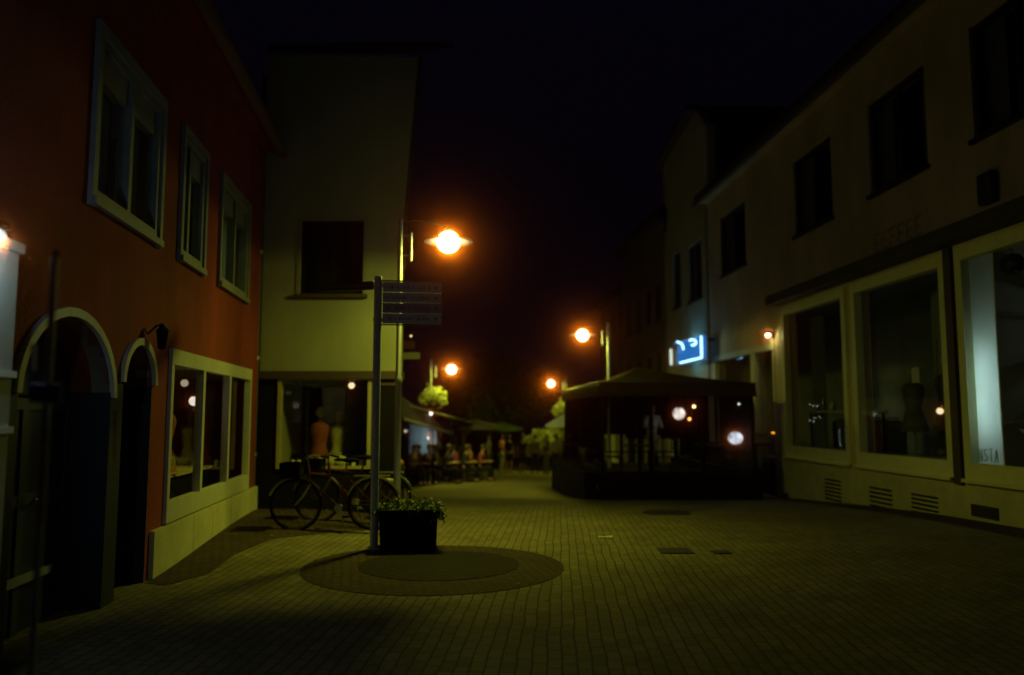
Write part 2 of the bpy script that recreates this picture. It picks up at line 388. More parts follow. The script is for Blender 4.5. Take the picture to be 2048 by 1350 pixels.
tag(MB().add([(q.x - .1, q.y - .03, g(q.x, q.y) + .02), (q.x + .1, q.y - .02, g(q.x, q.y) + .015), (q.x + .11, q.y + .05, g(q.x, q.y) + .03), (q.x + .01, q.y + .06, g(q.x, q.y) + .012), (q.x - .09, q.y + .04, g(q.x, q.y) + .025)], [(0, 1, 2, 3), (0, 3, 4)]).build('paper_scrap', M_TRIM, loc=(q.x, q.y, g(q.x, q.y))), 'pale scrap of paper lying on the bright paving', 'litter')

# ------------------------------------------------------------------ RIGHT: beige shop building
bb = thing('shop_building', 'long beige shop building with large display windows on the right', 'building', tuple(FR.p(14, 0, g(7, 14))))
hr = FR.hit
def ru(px, py=800): return hr(px, py)[0]
UEND = hr(1421, 700)[0]; EAVE = hr(1502, 327)[1]
zb1 = hr(1723, 909)[1]; zt1 = hr(1718, 580)[1]; ledge = hr(1560, 610)[1]
print('UEND', UEND, 'EAVE', EAVE, 'zb', zb1, 'zt', zt1, 'ledge', ledge)
U = dict(w3a=ru(2120), w3b=ru(1935), w2a=ru(1897), w2b=ru(1716), w1a=ru(1694), w1b=ru(1572))
zd = -.62
d_top = hr(1502, 705)[1]
da, dm, db = ru(1552, 800), ru(1508, 800), ru(1432, 760)
upz0 = hr(1739, 393)[1]; upz1 = hr(1661, 268)[1]
ups = [(ru(2140, 200), ru(1945, 200)), (ru(1850, 200), ru(1734, 200)), (ru(1661, 300), ru(1585, 300)), (ru(1492, 500), ru(1442, 500))]
holes = [(U['w3a'], U['w3b'], zb1, zt1), (U['w2a'], U['w2b'], zb1, zt1), (U['w1a'], U['w1b'], zb1, zt1), (da, dm - .06, zd, d_top), (dm + .06, db, zd + .9, d_top)]
holes += [(a, b, upz0, upz1) for a, b in ups]
wl = wall_holes(MB(), FR, -4, UEND, zb1 - .32, EAVE, -.3, 0, holes)
for k in range(3): pass
wl.fbox(FR, UEND - .3, UEND, -9, -.3, -2, EAVE); wl.fbox(FR, -4, -3.7, -9, -.3, -2, EAVE); wl.fbox(FR, -4, UEND, -9.3, -9, -2, EAVE + 3.5)
wl.build('wall', M_BEIGE, bb)
pl = MB(); pl.fbox(FR, -4, da, -.3, .03, -2.2, zb1 - .321); pl.fbox(FR, da + .001, UEND, -.3, .012, -2.2, zd - .001)
pl.fbox(FR, dm - .06, UEND, -.3, .01, zd, zd + .898)
pl.build('plinth', M_PLINTH, bb)
MB().fbox(FR, -4, UEND, -9, -.31, zb1 - .5, zb1 - .35).build('shop_floor', M_INT, bb)
MB().fbox(FR, -4, UEND, -9, -.31, zt1 + .4, zt1 + .55).build('ceiling', M_INT, bb)
MB().fbox(FR, -4, UEND - .3, -2.7, -2.6, zb1 - .35, zt1 + .4).build('partition', M_INT, bb)
MB().fbox(FR, -4, UEND + .02, .35, .47, EAVE - .16, EAVE - .04).build('gutter', mat('gutter_zinc', (.16, .13, .10), .6, .3, var=.1), bb)
MB().fbox(FR, -4, UEND, .001, .345, EAVE - .06, EAVE - .02).build('soffit', M_BEIGE, bb)
roof_slab(FR, -4, UEND, EAVE, .4, 5, 4.5, bb)
MB().fbox(FR, -4, ru(1562, 700), .002, .34, ledge - .02, ledge + .20).build('ledge', M_BROWN, bb)
# big display windows
t_ = .07
for a, b, mull in ((U['w3a'], U['w3b'], ()), (U['w2a'], U['w2b'], ()), (U['w1a'], U['w1b'], ())):
    f = frame_rect(MB(), FR, a - .10, b + .10, zb1 - .20, zt1 + .16, .16, -.12, .035, tb=.24, tt=.20).build('window', M_FRAMEY, bb)
    pane(FR, a + .06, b - .06, zb1 + .04, zt1 - .04, -.04, f, *((.06, .0) if a == U['w2a'] else (0, 0)))
    MB().fbox(FR, a, b, -1.1, -.13, zb1 - .34, zb1 + .0).build('display_floor', M_INT, bb)
    MB().fbox(FR, a - .10, b + .10, .036, .10, zb1 - .25, zb1 - .20).build('sill', M_FRAMEY, f)
MB().fbox(FR, ru(1919, 750), ru(1904, 750), .0, .06, zb1 - .3, ledge - .03).build('downpipe', M_BROWN, bb)
# door section
f = frame_rect(MB(), FR, da - .02, dm - .04, zd, d_top + .12, .10, -.12, .03, tb=.3, tt=.16, trans=(1.15,)).build('door', M_FRAMEY, bb)
pane(FR, da + .08, dm - .14, zd + .3, d_top - .04, -.05, f)
MB().tube([FR.p(dm - .2, .04, .3), FR.p(dm - .2, .1, .35), FR.p(dm - .2, .1, .75), FR.p(dm - .2, .04, .8)], .014, 8).build('handle', M_STEEL, f)
f = frame_rect(MB(), FR, dm - .0, db + .08, zd + .9, d_top + .12, .10, -.12, .03, tt=.16).build('window', M_FRAMEY, bb)
pane(FR, dm + .1, db - .02, zd + 1.0, d_top - .04, -.05, f)
for i, (a, b) in enumerate(ups):
    window(FR, a, b, upz0, upz1, bb, mat('dark_wood_frame', (.03, .022, .02), .6), .08, mull=((a + b) / 2,), sill=True,
           curtain=dict(spans=[(a + .1, a + (b - a) * .25), (b - (b - a) * .25, b - .1)], mat=mat('blue_grey_curtain', (.16, .16, .2), .9)))
    MB().fbox(FR, a - .08, b + .08, -.46, -.44, upz0 - .1, upz1 + .1).build('backing', M_DARK, bb)
# vents
def vent(px0, px1, py0, py1, n):
    u1_, u0_ = ru(px0, (py0 + py1) / 2), ru(px1, (py0 + py1) / 2); z1_, z0_ = hr((px0 + px1) / 2, py0)[1], hr((px0 + px1) / 2, py1)[1]
    v = MB().fbox(FR, u0_, u1_, .031, .036, z0_, z1_).build('vent', M_PLINTH, bb)
    s = MB()
    for i in range(n):
        z = z0_ + (z1_ - z0_) * (i + .5) / n; h = (z1_ - z0_) / n * .22
        s.fbox(FR, u0_ + .02, u1_ - .02, .037, .044, z - h, z + h)
    s.build('slots', M_DARK, v)
vent(1653, 1687, 957, 1003, 6); vent(1743, 1790, 974, 1019, 5); vent(1827, 1882, 988, 1032, 5)
a, z0_ = hr(2003, 1040); b, _ = hr(1949, 1030); z1_ = hr(1975, 1012)[1]
MB().fbox(FR, a, b, .031, .05, hr(1975, 1036)[1], z1_).build('grille', M_IRON, bb)
# alarm box
u_, z_ = hr(1984, 378)
tag(MB().fbox(FR, u_ - .16, u_ + .16, .001, .13, z_ - .22, z_ + .24).build('alarm_box', mat('alarm_case', (.05, .05, .07), .5), loc=tuple(FR.p(u_, 0, z_)), bevel=.03), 'small dark box fixed high on the beige wall at right', 'alarm box')

ul = MB(); random.seed(77); uA, uB = ru(1748, 465), ru(1850, 465); zl0 = hr(1800, 488)[1]; zl1 = hr(1800, 446)[1]; nl = 6
def bar(a, b, z0, z1): ul.fbox(FR, min(a, b), max(a, b), .001, .012, z0, z1)
for k in range(nl):
    a = uA + (uB - uA) * k / nl; b = a + (uB - uA) / nl * .7; t0 = .035
    bar(a, a - t0, zl0, zl1); bar(a - t0 - .001, b, zl1 - .05, zl1)
    if k != 2: bar(a - t0 - .001, b, zl0, zl0 + .05)
    bar(a - t0 - .001, b * .8 + a * .2, (zl0 + zl1) / 2 - .025, (zl0 + zl1) / 2 + .025)
tag(ul.build('wall_lettering', mat('worn_red_brown', (.50, .36, .22), .9, var=.4, vscale=3), loc=tuple(FR.p((uA + uB) / 2, 0, zl0))), 'faint worn reddish lettering on the beige wall above the shop windows', 'lettering')

# ------------------------------------------------------------------ things in the beige shop
def pnt(F, px, py, w_):
    u_, z_ = F.hit(px, py, w_); return u_, z_
# tall pale panel in the corner window
ua, zA = pnt(FR, 1941, 935, -.10); ub, _ = pnt(FR, 2009, 935, -.10)
M_PANEL = bpy.data.materials.new('frosted_panel'); M_PANEL.use_nodes = True; _n = M_PANEL.node_tree; _n.nodes.remove(_n.nodes['Principled BSDF'])
_t = _n.nodes.new('ShaderNodeBsdfTranslucent'); _t.inputs[0].default_value = (.72, .78, .80, 1); _d = _n.nodes.new('ShaderNodeBsdfDiffuse'); _d.inputs[0].default_value = (.55, .6, .56, 1)
_m = _n.nodes.new('ShaderNodeMixShader'); _m.inputs[0].default_value = .35; _n.links.new(_t.outputs[0], _m.inputs[1]); _n.links.new(_d.outputs[0], _m.inputs[2]); _n.links.new(_m.outputs[0], _n.nodes['Material Output'].inputs[0])
pa = thing('lit_panel', 'tall pale panel standing lit in the corner shop window', 'panel', tuple(FR.p((ua + ub) / 2, -.4, zb1)))
q = FR.p(0, -.10, 0); n_ = len([0]); MB().add([FR.p(ub, -.10, zb1 + .005), FR.p(ua, -.10, zb1 + .005), FR.p(ua, -.10, zt1 - .005), FR.p(ub, -.10, zt1 - .005)], [(0, 1, 2, 3)]).build('board', M_PANEL, pa)
MB().fbox(FR, ub - .03, ub, -.5, -.09, zb1 + .004, zt1 - .004).fbox(FR, ua + .001, ua + .03, -.5, -.31, zb1 + .004, zt1 - .004).fbox(FR, ub - .03, ua + .03, -.53, -.501, zb1 + .004, zt1 - .004).build('light_box', M_WTRIM, pa)
lb = pnt(FR, 1975, 760, -.4)
MB().tube([FR.p((ua + ub) / 2, -.42, lb[1] - .8), FR.p((ua + ub) / 2, -.42, lb[1] + .45)], .02, 8).build('tube', emit('cool_tube', (.66, 1.0, .95), 17), pa)
lt = MB()                                # faint letters near the foot: strokes standing on the board
lz0, lz1 = zb1 + .07, zb1 + .25; lw = (ua - ub)
def stroke(mb, F, w_, pts, th):
    for (a0, z0), (a1, z1) in zip(pts, pts[1:]):
        d = Vector((a1 - a0, z1 - z0)); L_ = d.length; n_ = Vector((-d.y, d.x)) / L_ * th / 2
        mb.prism(F, [(a0 + n_.x, z0 + n_.y), (a1 + n_.x, z1 + n_.y), (a1 - n_.x, z1 - n_.y), (a0 - n_.x, z0 - n_.y)], w_, w_ + .004)
LET = {'I': [[(.5, 0), (.5, 1)]], 'N': [[(0, 0), (0, 1), (1, 0), (1, 1)]], 'S': [[(0, .05), (.9, .1), (.9, .45), (.1, .55), (.1, .92), (1, .95)]], 'T': [[(.5, 0), (.5, 1)], [(0, 1), (1, 1)]], 'A': [[(0, 0), (.5, 1), (1, 0)], [(.2, .4), (.8, .4)]]}
for i, ch in enumerate('INSTA'):
    cx0 = ua - lw * (.14 + .155 * i); wdt = lw * .09
    for st in LET[ch]: stroke(lt, FR, -.099, [(cx0 - x * wdt, lz0 + z * (lz1 - lz0)) for x, z in st], .016)
lt.build('lettering', mat('grey_letters', (.12, .14, .13), .7), pa)
def strip(label, loc, W, col, r=.06):
    t = thing('spotlight', label, 'spotlight', loc)
    MB().lathe(Vector(loc), [(0, .12), (.05, .12), (.06, 0), (.045, 0), (.04, .05), (0, .05)], 16).build('housing', M_BLACK, t)
    MB().ball(Vector(loc) + Vector((0, 0, .03)), .03).build('bulb', M_BULBD, t)
    point('light', (0, 0, -.03), W, col, r, t); return t
# shelf rack behind the panel
rk = thing('shelf_rack', 'dim shelf rack right of the tall pale panel in the corner window', 'shelf', tuple(FR.p(ub - .5, -.8, zb1)))
m_ = MB()
for z in (0.35, .95, 1.55, 2.1, 2.5): m_.fbox(FR, ub - 1.3, ub - .05, -1.0, -.62, zb1 + z, zb1 + z + .04)
m_.build('shelf', mat('pale_shelf', (.4, .42, .38), .6), rk)
m_ = MB()
for uu in (ub - 1.3, ub - .05): m_.fbox(FR, uu - .02, uu + .02, -.99, -.63, zb1, zb1 + 2.7)
m_.build('upright', M_DARK, rk)
# hanging bag with orange trim
u_, z_ = pnt(FR, 2026, 528, -.3)
t = thing('hanging_bag', 'dark round bag with orange trim hanging in the corner window', 'bag', tuple(FR.p(u_, -.3, z_)))
MB().ball(FR.p(u_, -.3, z_), .19, .7, 1.0, .8).build('body', mat('dark_leather', (.02, .022, .03), .5), t)
for sgn, dz in ((1, .1), (-1, -.09)):
    pts = [FR.p(u_ + sgn * .15 + .06 * math.sin(k), -.27, z_ + dz + (.06 * math.cos(k))) for k in (0, .7, 1.4, 2.1, 2.8)]
    MB().tube(pts, .022, 8).build('trim', mat('orange_leather', (.6, .12, .02), .5), t)
MB().tube([FR.p(u_, -.3, z_ + .1), FR.p(u_, -.3, zt1 + .4)], .006, 6).build('strap', M_BLACK, t)
# handrail-like lit shelf edge in window 1
t = thing('display_table', 'long display table with a pale edge behind the third shop window', 'table', tuple(FR.p((U['w1a'] + U['w1b']) / 2, -.8, zb1)))
zt_ = pnt(FR, 1630, 822, -.45)[1]
MB().fbox(FR, U['w1a'] + .15, U['w1b'] - .1, -.9, -.45, zt_ - .04, zt_).build('tabletop', mat('pale_wood', (.6, .55, .35), .5), t)
for uu in (U['w1a'] + .25, U['w1b'] - .2):
    for ww in (-.85, -.5): MB().fbox(FR, uu - .02, uu + .02, ww - .02, ww + .02, zb1, zt_ - .041).build('leg', M_DARK, t)
GOODC = [(.35, .30, .2), (.5, .5, .45), (.3, .08, .05), (.15, .2, .25), (.4, .35, .12), (.08, .1, .09)]
def bottle(F, u_, w_, z_, h, r_, col, nm='bottle', label='', cat='bottle', grp=None):
    mb = MB().lathe(F.p(u_, w_, z_), [(0, 0), (r_, 0), (r_, h * .6), (r_ * .4, h * .78), (r_ * .35, h), (0, h)], 12)
    return tag(mb.build(nm, mat('glaze_%d' % col, GOODC[col], .25), loc=tuple(F.p(u_, w_, z_))), label, cat, grp)
for i in range(5):
    bottle(FR, U['w1b'] - .35 - .22 * i, -.55 - .06 * (i % 2), zt_ + .001, .2 + .05 * (i % 3), .045, (i * 2 + 1) % 6, 'vase',
           ['tall pale vase', 'brick red short vase', 'ochre vase', 'slim pale vase', 'dark red vase'][i] + ' number %d from the far end of the display table' % (i + 1), 'vase', 'vases on the display table')
# garments on a rail below the table: hanging coats
rail = thing('clothes_rail', 'low rail of hanging dim clothes behind the third shop window', 'clothes rail', tuple(FR.p(U['w1a'] + 1, -1.1, zb1)))
MB().tube([FR.p(U['w1a'] + .2, -1.15, zt_ - .15), FR.p(U['w1b'] - .15, -1.15, zt_ - .15)], .015, 8).build('bar', M_STEEL, rail)
n = 12
for i in range(n):
    uu = U['w1a'] + .3 + (U['w1b'] - U['w1a'] - .6) * i / (n - 1); m_ = MB(); L_ = random.uniform(.55, .75)
    m_.prism(Frame(FR.p(uu, 0, 0)[:2], (FR.n.x, FR.n.y), 1), [(-1.35, zt_ - .25), (-1.15, zt_ - .18), (-.95, zt_ - .25), (-.97, zt_ - .25 - L_), (-1.33, zt_ - .25 - L_)], -.02, .02)
    m_.build('garment', mat('cloth_%d' % (i % 6), GOODC[i % 6], .9), rail)
# mannequin builder (torso on a stand)
def torso(F, u_, w_, z_, col, label, h=1.0, extra=None):
    c = F.p(u_, w_, z_); t = thing('mannequin', label, 'mannequin', tuple(c))
    k = h
    MB().lathe(c, [(0, 0), (.16, 0), (.16, .02), (.02, .03), (.02, .5 * k), (0, .5 * k)], 16).build('stand', M_STEEL, t)
    b = MB().lathe(c, [(0, .42 * k), (.24 * k, .42 * k), (.19 * k, .6 * k), (.125 * k, .82 * k), (.17 * k, 1.02 * k), (.19 * k, 1.15 * k), (.16 * k, 1.23 * k), (.055 * k, 1.28 * k), (.05 * k, 1.36 * k), (0, 1.38 * k)], 20)
    b.build('dress', mat('dress_%02d%02d%02d' % tuple(int(99 * q_) for q_ in col), col, .9, var=.25, vscale=8), t)
    MB().ball(c + Vector((0, 0, 1.47 * k)), .09 * k, 1, 1, 1.25).build('head', mat('mannequin_skin', (.45, .4, .28), .5), t)
    return t
torso(FR, (U['w2a'] + .45), -.55, zb1, (.35, .33, .16), 'pale dressed mannequin near the right edge of the middle shop window', 1.25)
torso(FR, (U['w2a'] * .5 + U['w2b'] * .5), -.9, zb1, (.03, .03, .03), 'black dressed mannequin in the centre of the middle shop window', 1.15)
torso(FR, (U['w2b'] - .5), -.8, zb1, (.10, .11, .10), 'grey dressed mannequin at the far side of the middle shop window', 1.05)
u_, z_ = pnt(FR, 1838, 750, -.12)
tag(MB().fbox(FR, u_ - .11, u_ + .11, -.062, -.057, z_ - .13, z_ + .13).build('notice', mat('paper', (.5, .5, .42), .8), loc=tuple(FR.p(u_, -.06, z_))), 'small white notice stuck inside the middle shop window', 'notice')
# pale column and back panel in middle window
tag(MB().fbox(FR, U['w2b'] - 1.2, U['w2b'] - .05, -1.6, -1.5, zb1, zt1).build('back_panel', mat('grey_green_panel', (.22, .26, .22), .8, var=.1)), 'grey green partition panel at the far side of the middle shop window', 'panel')
tag(MB().fbox(FR, U['w2a'] + .05, U['w2b'] - 1.3, -1.7, -1.55, zt1 - .9, zt1 - .25).build('pelmet', mat('pale_pelmet', (.32, .33, .24), .8, var=.1)), 'pale board hanging across the top of the middle shop window', 'panel')
tag(MB().fbox(FR, U['w1b'] - .6, U['w1b'] - .05, -.7, -.62, zb1, zt1 - .1).build('back_panel', mat('grey_green_panel', (.22, .26, .22), .8)), 'narrow grey green panel at the far end of the third shop window', 'panel')

# round lamps in shops / pavilion
def hang_lamp(pos, top, r_, m, W, col, label, grp='small round lamps', name='pendant_lamp'):
    pos = Vector(pos); t = thing(name, label, 'lamp', tuple(pos), 0, grp)
    MB().ball(pos, r_, 1, 1, 1, 20, 12).build('globe', m, t)
    MB().tube([pos + Vector((0, 0, r_ * .95)), pos + Vector((0, 0, top))], .006, 6).build('cord', M_BLACK, t)
    MB().lathe(pos, [(0, r_ + .03), (r_ * .35, r_ + .02), (r_ * .4, r_ * .9), (0, r_ * .85)], 12).build('cap', M_BLACK, t)
    if W: point('light', (0, 0, 0), W, col, r_ * 1.02, t)
    return t
u_, z_ = pnt(FR, 1880, 822, -.4)
hang_lamp(FR.p(u_, -.4, z_), 1.2, .055, M_BULBD, 6, (.85, 1, .6), 'small yellowish globe lamp low in the middle shop window')  # glowing globe stands in for a lamp reflected in the pane
u_, z_ = pnt(FR, 1690, 858, -1.6)
hang_lamp(FR.p(u_ - .2, -1.7, z_ + .2), 1.4, .045, M_BULBD, 28, (.75, 1, .75), 'small globe lamp deep inside the third shop window')  # added lamp, brightens the goods in the third window
u_ = (U['w3a'] + ub) / 2
hang_lamp(FR.p(u_, -1.9, 3.0), .8, .06, M_BULBD, 35, (.75, 1, .8), 'globe lamp hanging over the shelf rack in the corner window')  # added to lift the dark interior of the corner window
u_ = (U['w2a'] + U['w2b']) / 2
hang_lamp(FR.p(u_, -2.0, 3.25), .6, .05, M_BULBD, 35, (.75, 1, .7), 'globe lamp high at the back of the middle shop window')  # extra lamp added so the middle window display shows
for i, (px, py) in enumerate(((1524, 865), (1546, 868))):
    u_, z_ = pnt(FR, px, py, -.5)
    hang_lamp(FR.p(u_, -.5, z_), 1.0, .045, M_BULBO, 2.5, (1, .35, .03), ['left', 'right'][i] + ' one of two amber lamps glowing behind the glass shop door')

# wall lamp over the glass door
u_, z_ = hr(1549, 672); c = FR.p(u_, .16, z_ + .02)
t = thing('wall_lamp', 'bright little lamp on the pale frame above the glass door', 'lamp', tuple(c))
MB().fbox(FR, u_ - .05, u_ + .05, .036, .06, z_ - .06, z_ + .1).build('bracket', M_BLACK, t)
MB().tube([FR.p(u_, .06, z_ + .08), FR.p(u_, .16, z_ + .12), FR.p(u_, .16, z_ + .09)], .012, 8).build('arm', M_BLACK, t)
MB().lathe(c, [(.0, .09), (.05, .08), (.10, .03), (.09, .03), (.04, .06), (0, .06)], 20).build('lamp_shade', M_BLACK, t)
MB().ball(c, .055).build('bulb', emit('wall_bulb', (1, .92, .6), 12), t)
point('light', (0, 0, 0), 30, (1, .9, .3), .06, t)

# ------------------------------------------------------------------ RIGHT: farther houses
def house(name, label, pxa, pxb, ztop, wallm, face=0, gable=False, over=.35):
    a, b = ru(pxa, 800), ru(pxb, 800)
    t = thing(name, label, 'building', tuple(FR.p(a, face, -.6)))
    return t, a, b
# second house, pale yellow with gable
h2, a2, b2 = house('gabled_house', 'narrow pale yellow house with pointed gable beside the beige shop building', 1419, 1337, 9, M_BEIGE2)
ztop2 = hr(1338, 470)[1] + .6
zg = hr(1410, 215)[1]
w2 = []
for (p0, p1, q0, q1) in ((1405, 1378, 485, 600), (1362, 1347, 505, 615)):
    w2.append((ru(p0, 550), ru(p1, 550), hr((p0 + p1) / 2, q1)[1], hr((p0 + p1) / 2, q0)[1]))
wl = wall_holes(MB(), FR, a2 + .01, b2, -2, ztop2, -.3, .02, w2 + [(a2 + .6, b2 - .6, -.6, 1.7)])
wl.fbox(FR, b2 - .3, b2, -8, -.3, -2, ztop2); wl.fbox(FR, a2 + .01, b2, -8.3, -8, -2, ztop2)
wl.build('wall', M_BEIGE2, h2)
for a, b, z0, z1 in w2: window(FR, a, b, z0, z1, h2, mat('brown_frame', (.06, .045, .03), .6), .07, mull=((a + b) / 2,))
f = frame_rect(MB(), FR, a2 + .6, b2 - .6, -.6, 1.7, .08, -.12, .0, mull=((a2 + b2) / 2,)).build('window', M_FRAMEY, h2)
pane(FR, a2 + .68, b2 - .68, -.5, 1.62, -.06, f)
MB().fbox(FR, a2 + .01, b2 + .02, .021, .07, 2.05, 2.15).build('cornice', M_BEIGE2, h2)
um = b2 + .25
gz0 = hr(1332, 310)[1]
gp = [(um + .1, gz0 - .2), (a2 + (b2 - a2) * .15, zg + .3), (a2 - .3, zg - .6), (a2 - .3, ztop2), (um - .3, ztop2)]
MB().prism(FR, gp, -.28, .0).build('gable', M_BEIGE2, h2)
g1 = FR.p(um + .2, .15, gz0 - .1); g2 = FR.p(a2 + (b2 - a2) * .15, .15, zg + .55)
m_ = MB(); m_.add([FR.p(um + .3, .3, gz0 - .35), FR.p(a2 + (b2 - a2) * .15, .3, zg + .3), FR.p(a2 + (b2 - a2) * .15, -7, zg + .3), FR.p(um + .3, -7, gz0 - .35),
                   FR.p(um + .3, .3, gz0 - .18), FR.p(a2 + (b2 - a2) * .15, .3, zg + .5), FR.p(a2 + (b2 - a2) * .15, -7, zg + .5), FR.p(um + .3, -7, gz0 - .18)],
                  [(0, 1, 2, 3), (4, 7, 6, 5), (0, 4, 5, 1), (1, 5, 6, 2), (2, 6, 7, 3), (3, 7, 4, 0)])
m_.build('roof', mat('brown_eaves', (.16, .11, .07), .8, var=.2), h2)
# hanging dark lantern sign on the gable house
c = P(1345, 440, 29.3)
t = thing('oriel_bay', 'dark rounded bay hanging high on the corner of the pale gabled house', 'bay', tuple(c))
MB().lathe(c, [(0, .75), (.25, .6), (.33, .3), (.33, -.4), (.2, -.65), (0, -.75)], 20).build('shell', M_DARK, t)
MB().lathe(c, [(.345, -.05), (.345, .05)], 20).build('band', M_BROWN, t)

houses = [(1337, 1290, 448, M_OCHRE, 'ochre coloured house with flat eaves left of the gabled house', .05),
          (1290, 1243, 482, M_GREY, 'grey brown house, third beyond the beige shop building', -.1),
          (1243, 1206, 600, M_GREY, 'low dark house farthest down the right side of the street', .1)]
for i, (p0, p1, py, m_w, lab, fo) in enumerate(houses):
    t, a, b = house('terraced_house', lab, p0, p1, 0, m_w); b = b
    zt = hr((p0 + p1) / 2, py)[1]
    hs = []
    for fl in range(2):
        zc = 2.6 + fl * 2.7
        if zc + 1.4 < zt:
            for k in range(2): uu = a + (b - a) * (.3 + .42 * k); hs.append((uu - .45, uu + .45, zc, zc + 1.4))
    shop = (a + .5, b - .5, -.7, 1.5)
    wl = wall_holes(MB(), FR, a + .01, b, -2.5, zt, -.3, fo, hs + [shop]); wl.fbox(FR, a + .01, a + .3, -8, -.31, -2.5, zt); wl.fbox(FR, b - .3, b, -8, -.31, -2.5, zt); wl.fbox(FR, a, b, -8.3, -8, -2.5, zt)
    wl.build('wall', m_w, t)
    for hh in hs: window(FR, *hh, t, mat('brown_frame', (.06, .045, .03)), .07, mull=((hh[0] + hh[1]) / 2,), wb=-.16, wf=fo - .06)
    f = frame_rect(MB(), FR, *shop, .09, -.15, fo - .04, mull=((shop[0] + shop[1]) / 2,)).build('window', M_FRAMEY, t)
    pane(FR, shop[0] + .09, shop[1] - .09, shop[2] + .09, shop[3] - .09, -.1, f)
    MB().fbox(FR, shop[0], shop[1], -2, -1.9, -1, 2).build('partition', M_INT, t)
    MB().fbox(FR, a - .05, b + .05, fo + .002, fo + .4, zt - .12, zt).build('gutter', M_BROWN, t)
    roof_slab(FR, a, b, zt, fo + .35, 5, 4.2 if i < 2 else 2.5, t)

# blue neon sign
bs = thing('neon_sign', 'blue glowing shop sign above the pavilion roof', 'sign', tuple(P(1375, 700, 25.5)))
uL, uR = ru(1345, 700), ru(1406, 700); zs0 = hr(1375, 722)[1]; 
uL2 = ru(1362, 700)
wS = .55
def su(px): return FR.hit(px, 700, wS)[0]
def sz(px, py): return FR.hit(px, py, wS)[1]
z_lo, z_hi = sz(1400, 716), sz(1400, 673)
MB().fbox(FR, su(1403), su(1354), wS - .14, wS - .02, z_lo - .02, z_hi + .02).build('panel', M_BLUEP, bs)
MB().fbox(FR, su(1403) - .04, su(1337), wS - .2, wS - .145, z_lo - .06, z_hi + .06).build('backplate', mat('sign_metal', (.3, .33, .36), .5, .3), bs)
MB().tube([FR.p(su(1403), wS, z_hi), FR.p(su(1403), wS, z_lo), FR.p(su(1385), wS, z_lo), FR.p(su(1360), wS, z_lo)], .03, 8).build('tube', M_TUBE, bs)
MB().tube([FR.p(su(1342), wS, z_lo), FR.p(su(1342), wS, z_hi - .1)], .045, 8).build('tube', M_TUBEW, bs)
def curl(cx, cz, s_, flip):
    pts = []
    for k in range(11):
        a = R(150 - 27 * k) if not flip else R(170 - 27 * k)
        pts.append(FR.p(cx - s_ * math.cos(a) , wS, cz + s_ * .8 * math.sin(a)))
    return MB().tube(pts, .024, 8).build('tube', M_TUBE, bs)
def spts(pp): return [FR.p(su(px), wS, sz(px, py)) for px, py in pp]
MB().tube(spts([(1355, 684), (1360, 685), (1364, 688), (1366, 692), (1367, 699)]), .032, 8).build('tube', M_TUBE, bs)
MB().tube(spts([(1380, 681), (1385, 679), (1390, 680), (1393, 684), (1391, 688), (1387, 690), (1384, 690)]), .032, 8).build('tube', M_TUBE, bs)
MB().tube(spts([(1349, 688), (1403, 670)]), .014, 8).build('tube', emit('dim_blue_tube', (.1, .4, .8), .9), bs)
MB().fbox(FR, su(1372) - .05, su(1372) + .05, .03, wS - .2, z_hi - .1, z_hi - .02).build('bracket', M_BLACK, bs)
MB().fbox(FR, su(1395) - .05, su(1395) + .05, .03, wS - .2, z_hi - .1, z_hi - .02).build('bracket', M_BLACK, bs)
point('light', (0, 0, 0), 35, (.1, .5, 1), .25, bs)
bpy.context.view_layer.update()

# ------------------------------------------------------------------ LEFT: red building
rb = thing('red_building', 'dark red rendered house with white framed windows and two arches at left', 'building', tuple(FL.p(9, 0, 0)))
hl = FL.hit
LEND = hl(512, 900)[0]
sh = dict(u0=hl(332, 860)[0], u1=hl(496, 860)[0], z0=hl(410, 1012)[1], z1=hl(416, 717)[1])
print('L end', LEND, 'shop', sh)
uz0 = hl(312, 480)[1]; uz1 = hl(322, 215)[1]
uw = [(hl(190, 240)[0], hl(317, 340)[0]), (hl(362, 400)[0], hl(405, 430)[0]), (hl(439, 470)[0], hl(493, 500)[0])]
leave = hl(495, 240)[1]
ar1 = (hl(25, 900)[0], hl(214, 900)[0]); ar2 = (hl(240, 850)[0], hl(300, 850)[0])
zsp = hl(298, 770)[1]; at1 = hl(125, 628)[1]; at2 = hl(270, 688)[1]
print('arch', ar1, ar2, zsp, at1, at2, 'upper', uz0, uz1, leave)
archs = [(ar1, at1, zsp - .15), (ar2, at2, zsp)]
holes = [(sh['u0'], sh['u1'], sh['z0'], sh['z1'])] + [(a, b, uz0, uz1) for a, b in uw] + [(a[0], a[1], -1, zt) for a, zt, zs in archs]
wl = wall_holes(MB(), FL, -4, LEND, -1.5, leave, -.4, 0, holes)
def arcpts(a, b, zs, zt, n=16): return [((a + b) / 2 - (b - a) / 2 * math.cos(math.pi * k / n), zs + (zt - zs) * math.sin(math.pi * k / n)) for k in range(n + 1)]
for a, zt, zs in archs:
    pts = arcpts(a[0], a[1], zs, zt)
    for (p, q_) in zip(pts, pts[1:]):
        wl.prism(FL, [p, q_, (q_[0], zt), (p[0], zt)], -.4, 0)
wl.fbox(FL, LEND - .3, LEND, -8, -.4, -1.5, leave); wl.fbox(FL, -4, LEND, -8.3, -8, -1.5, leave); wl.fbox(FL, -4, -3.7, -8, -.4, -1.5, leave)
wl.build('wall', M_RED, rb)
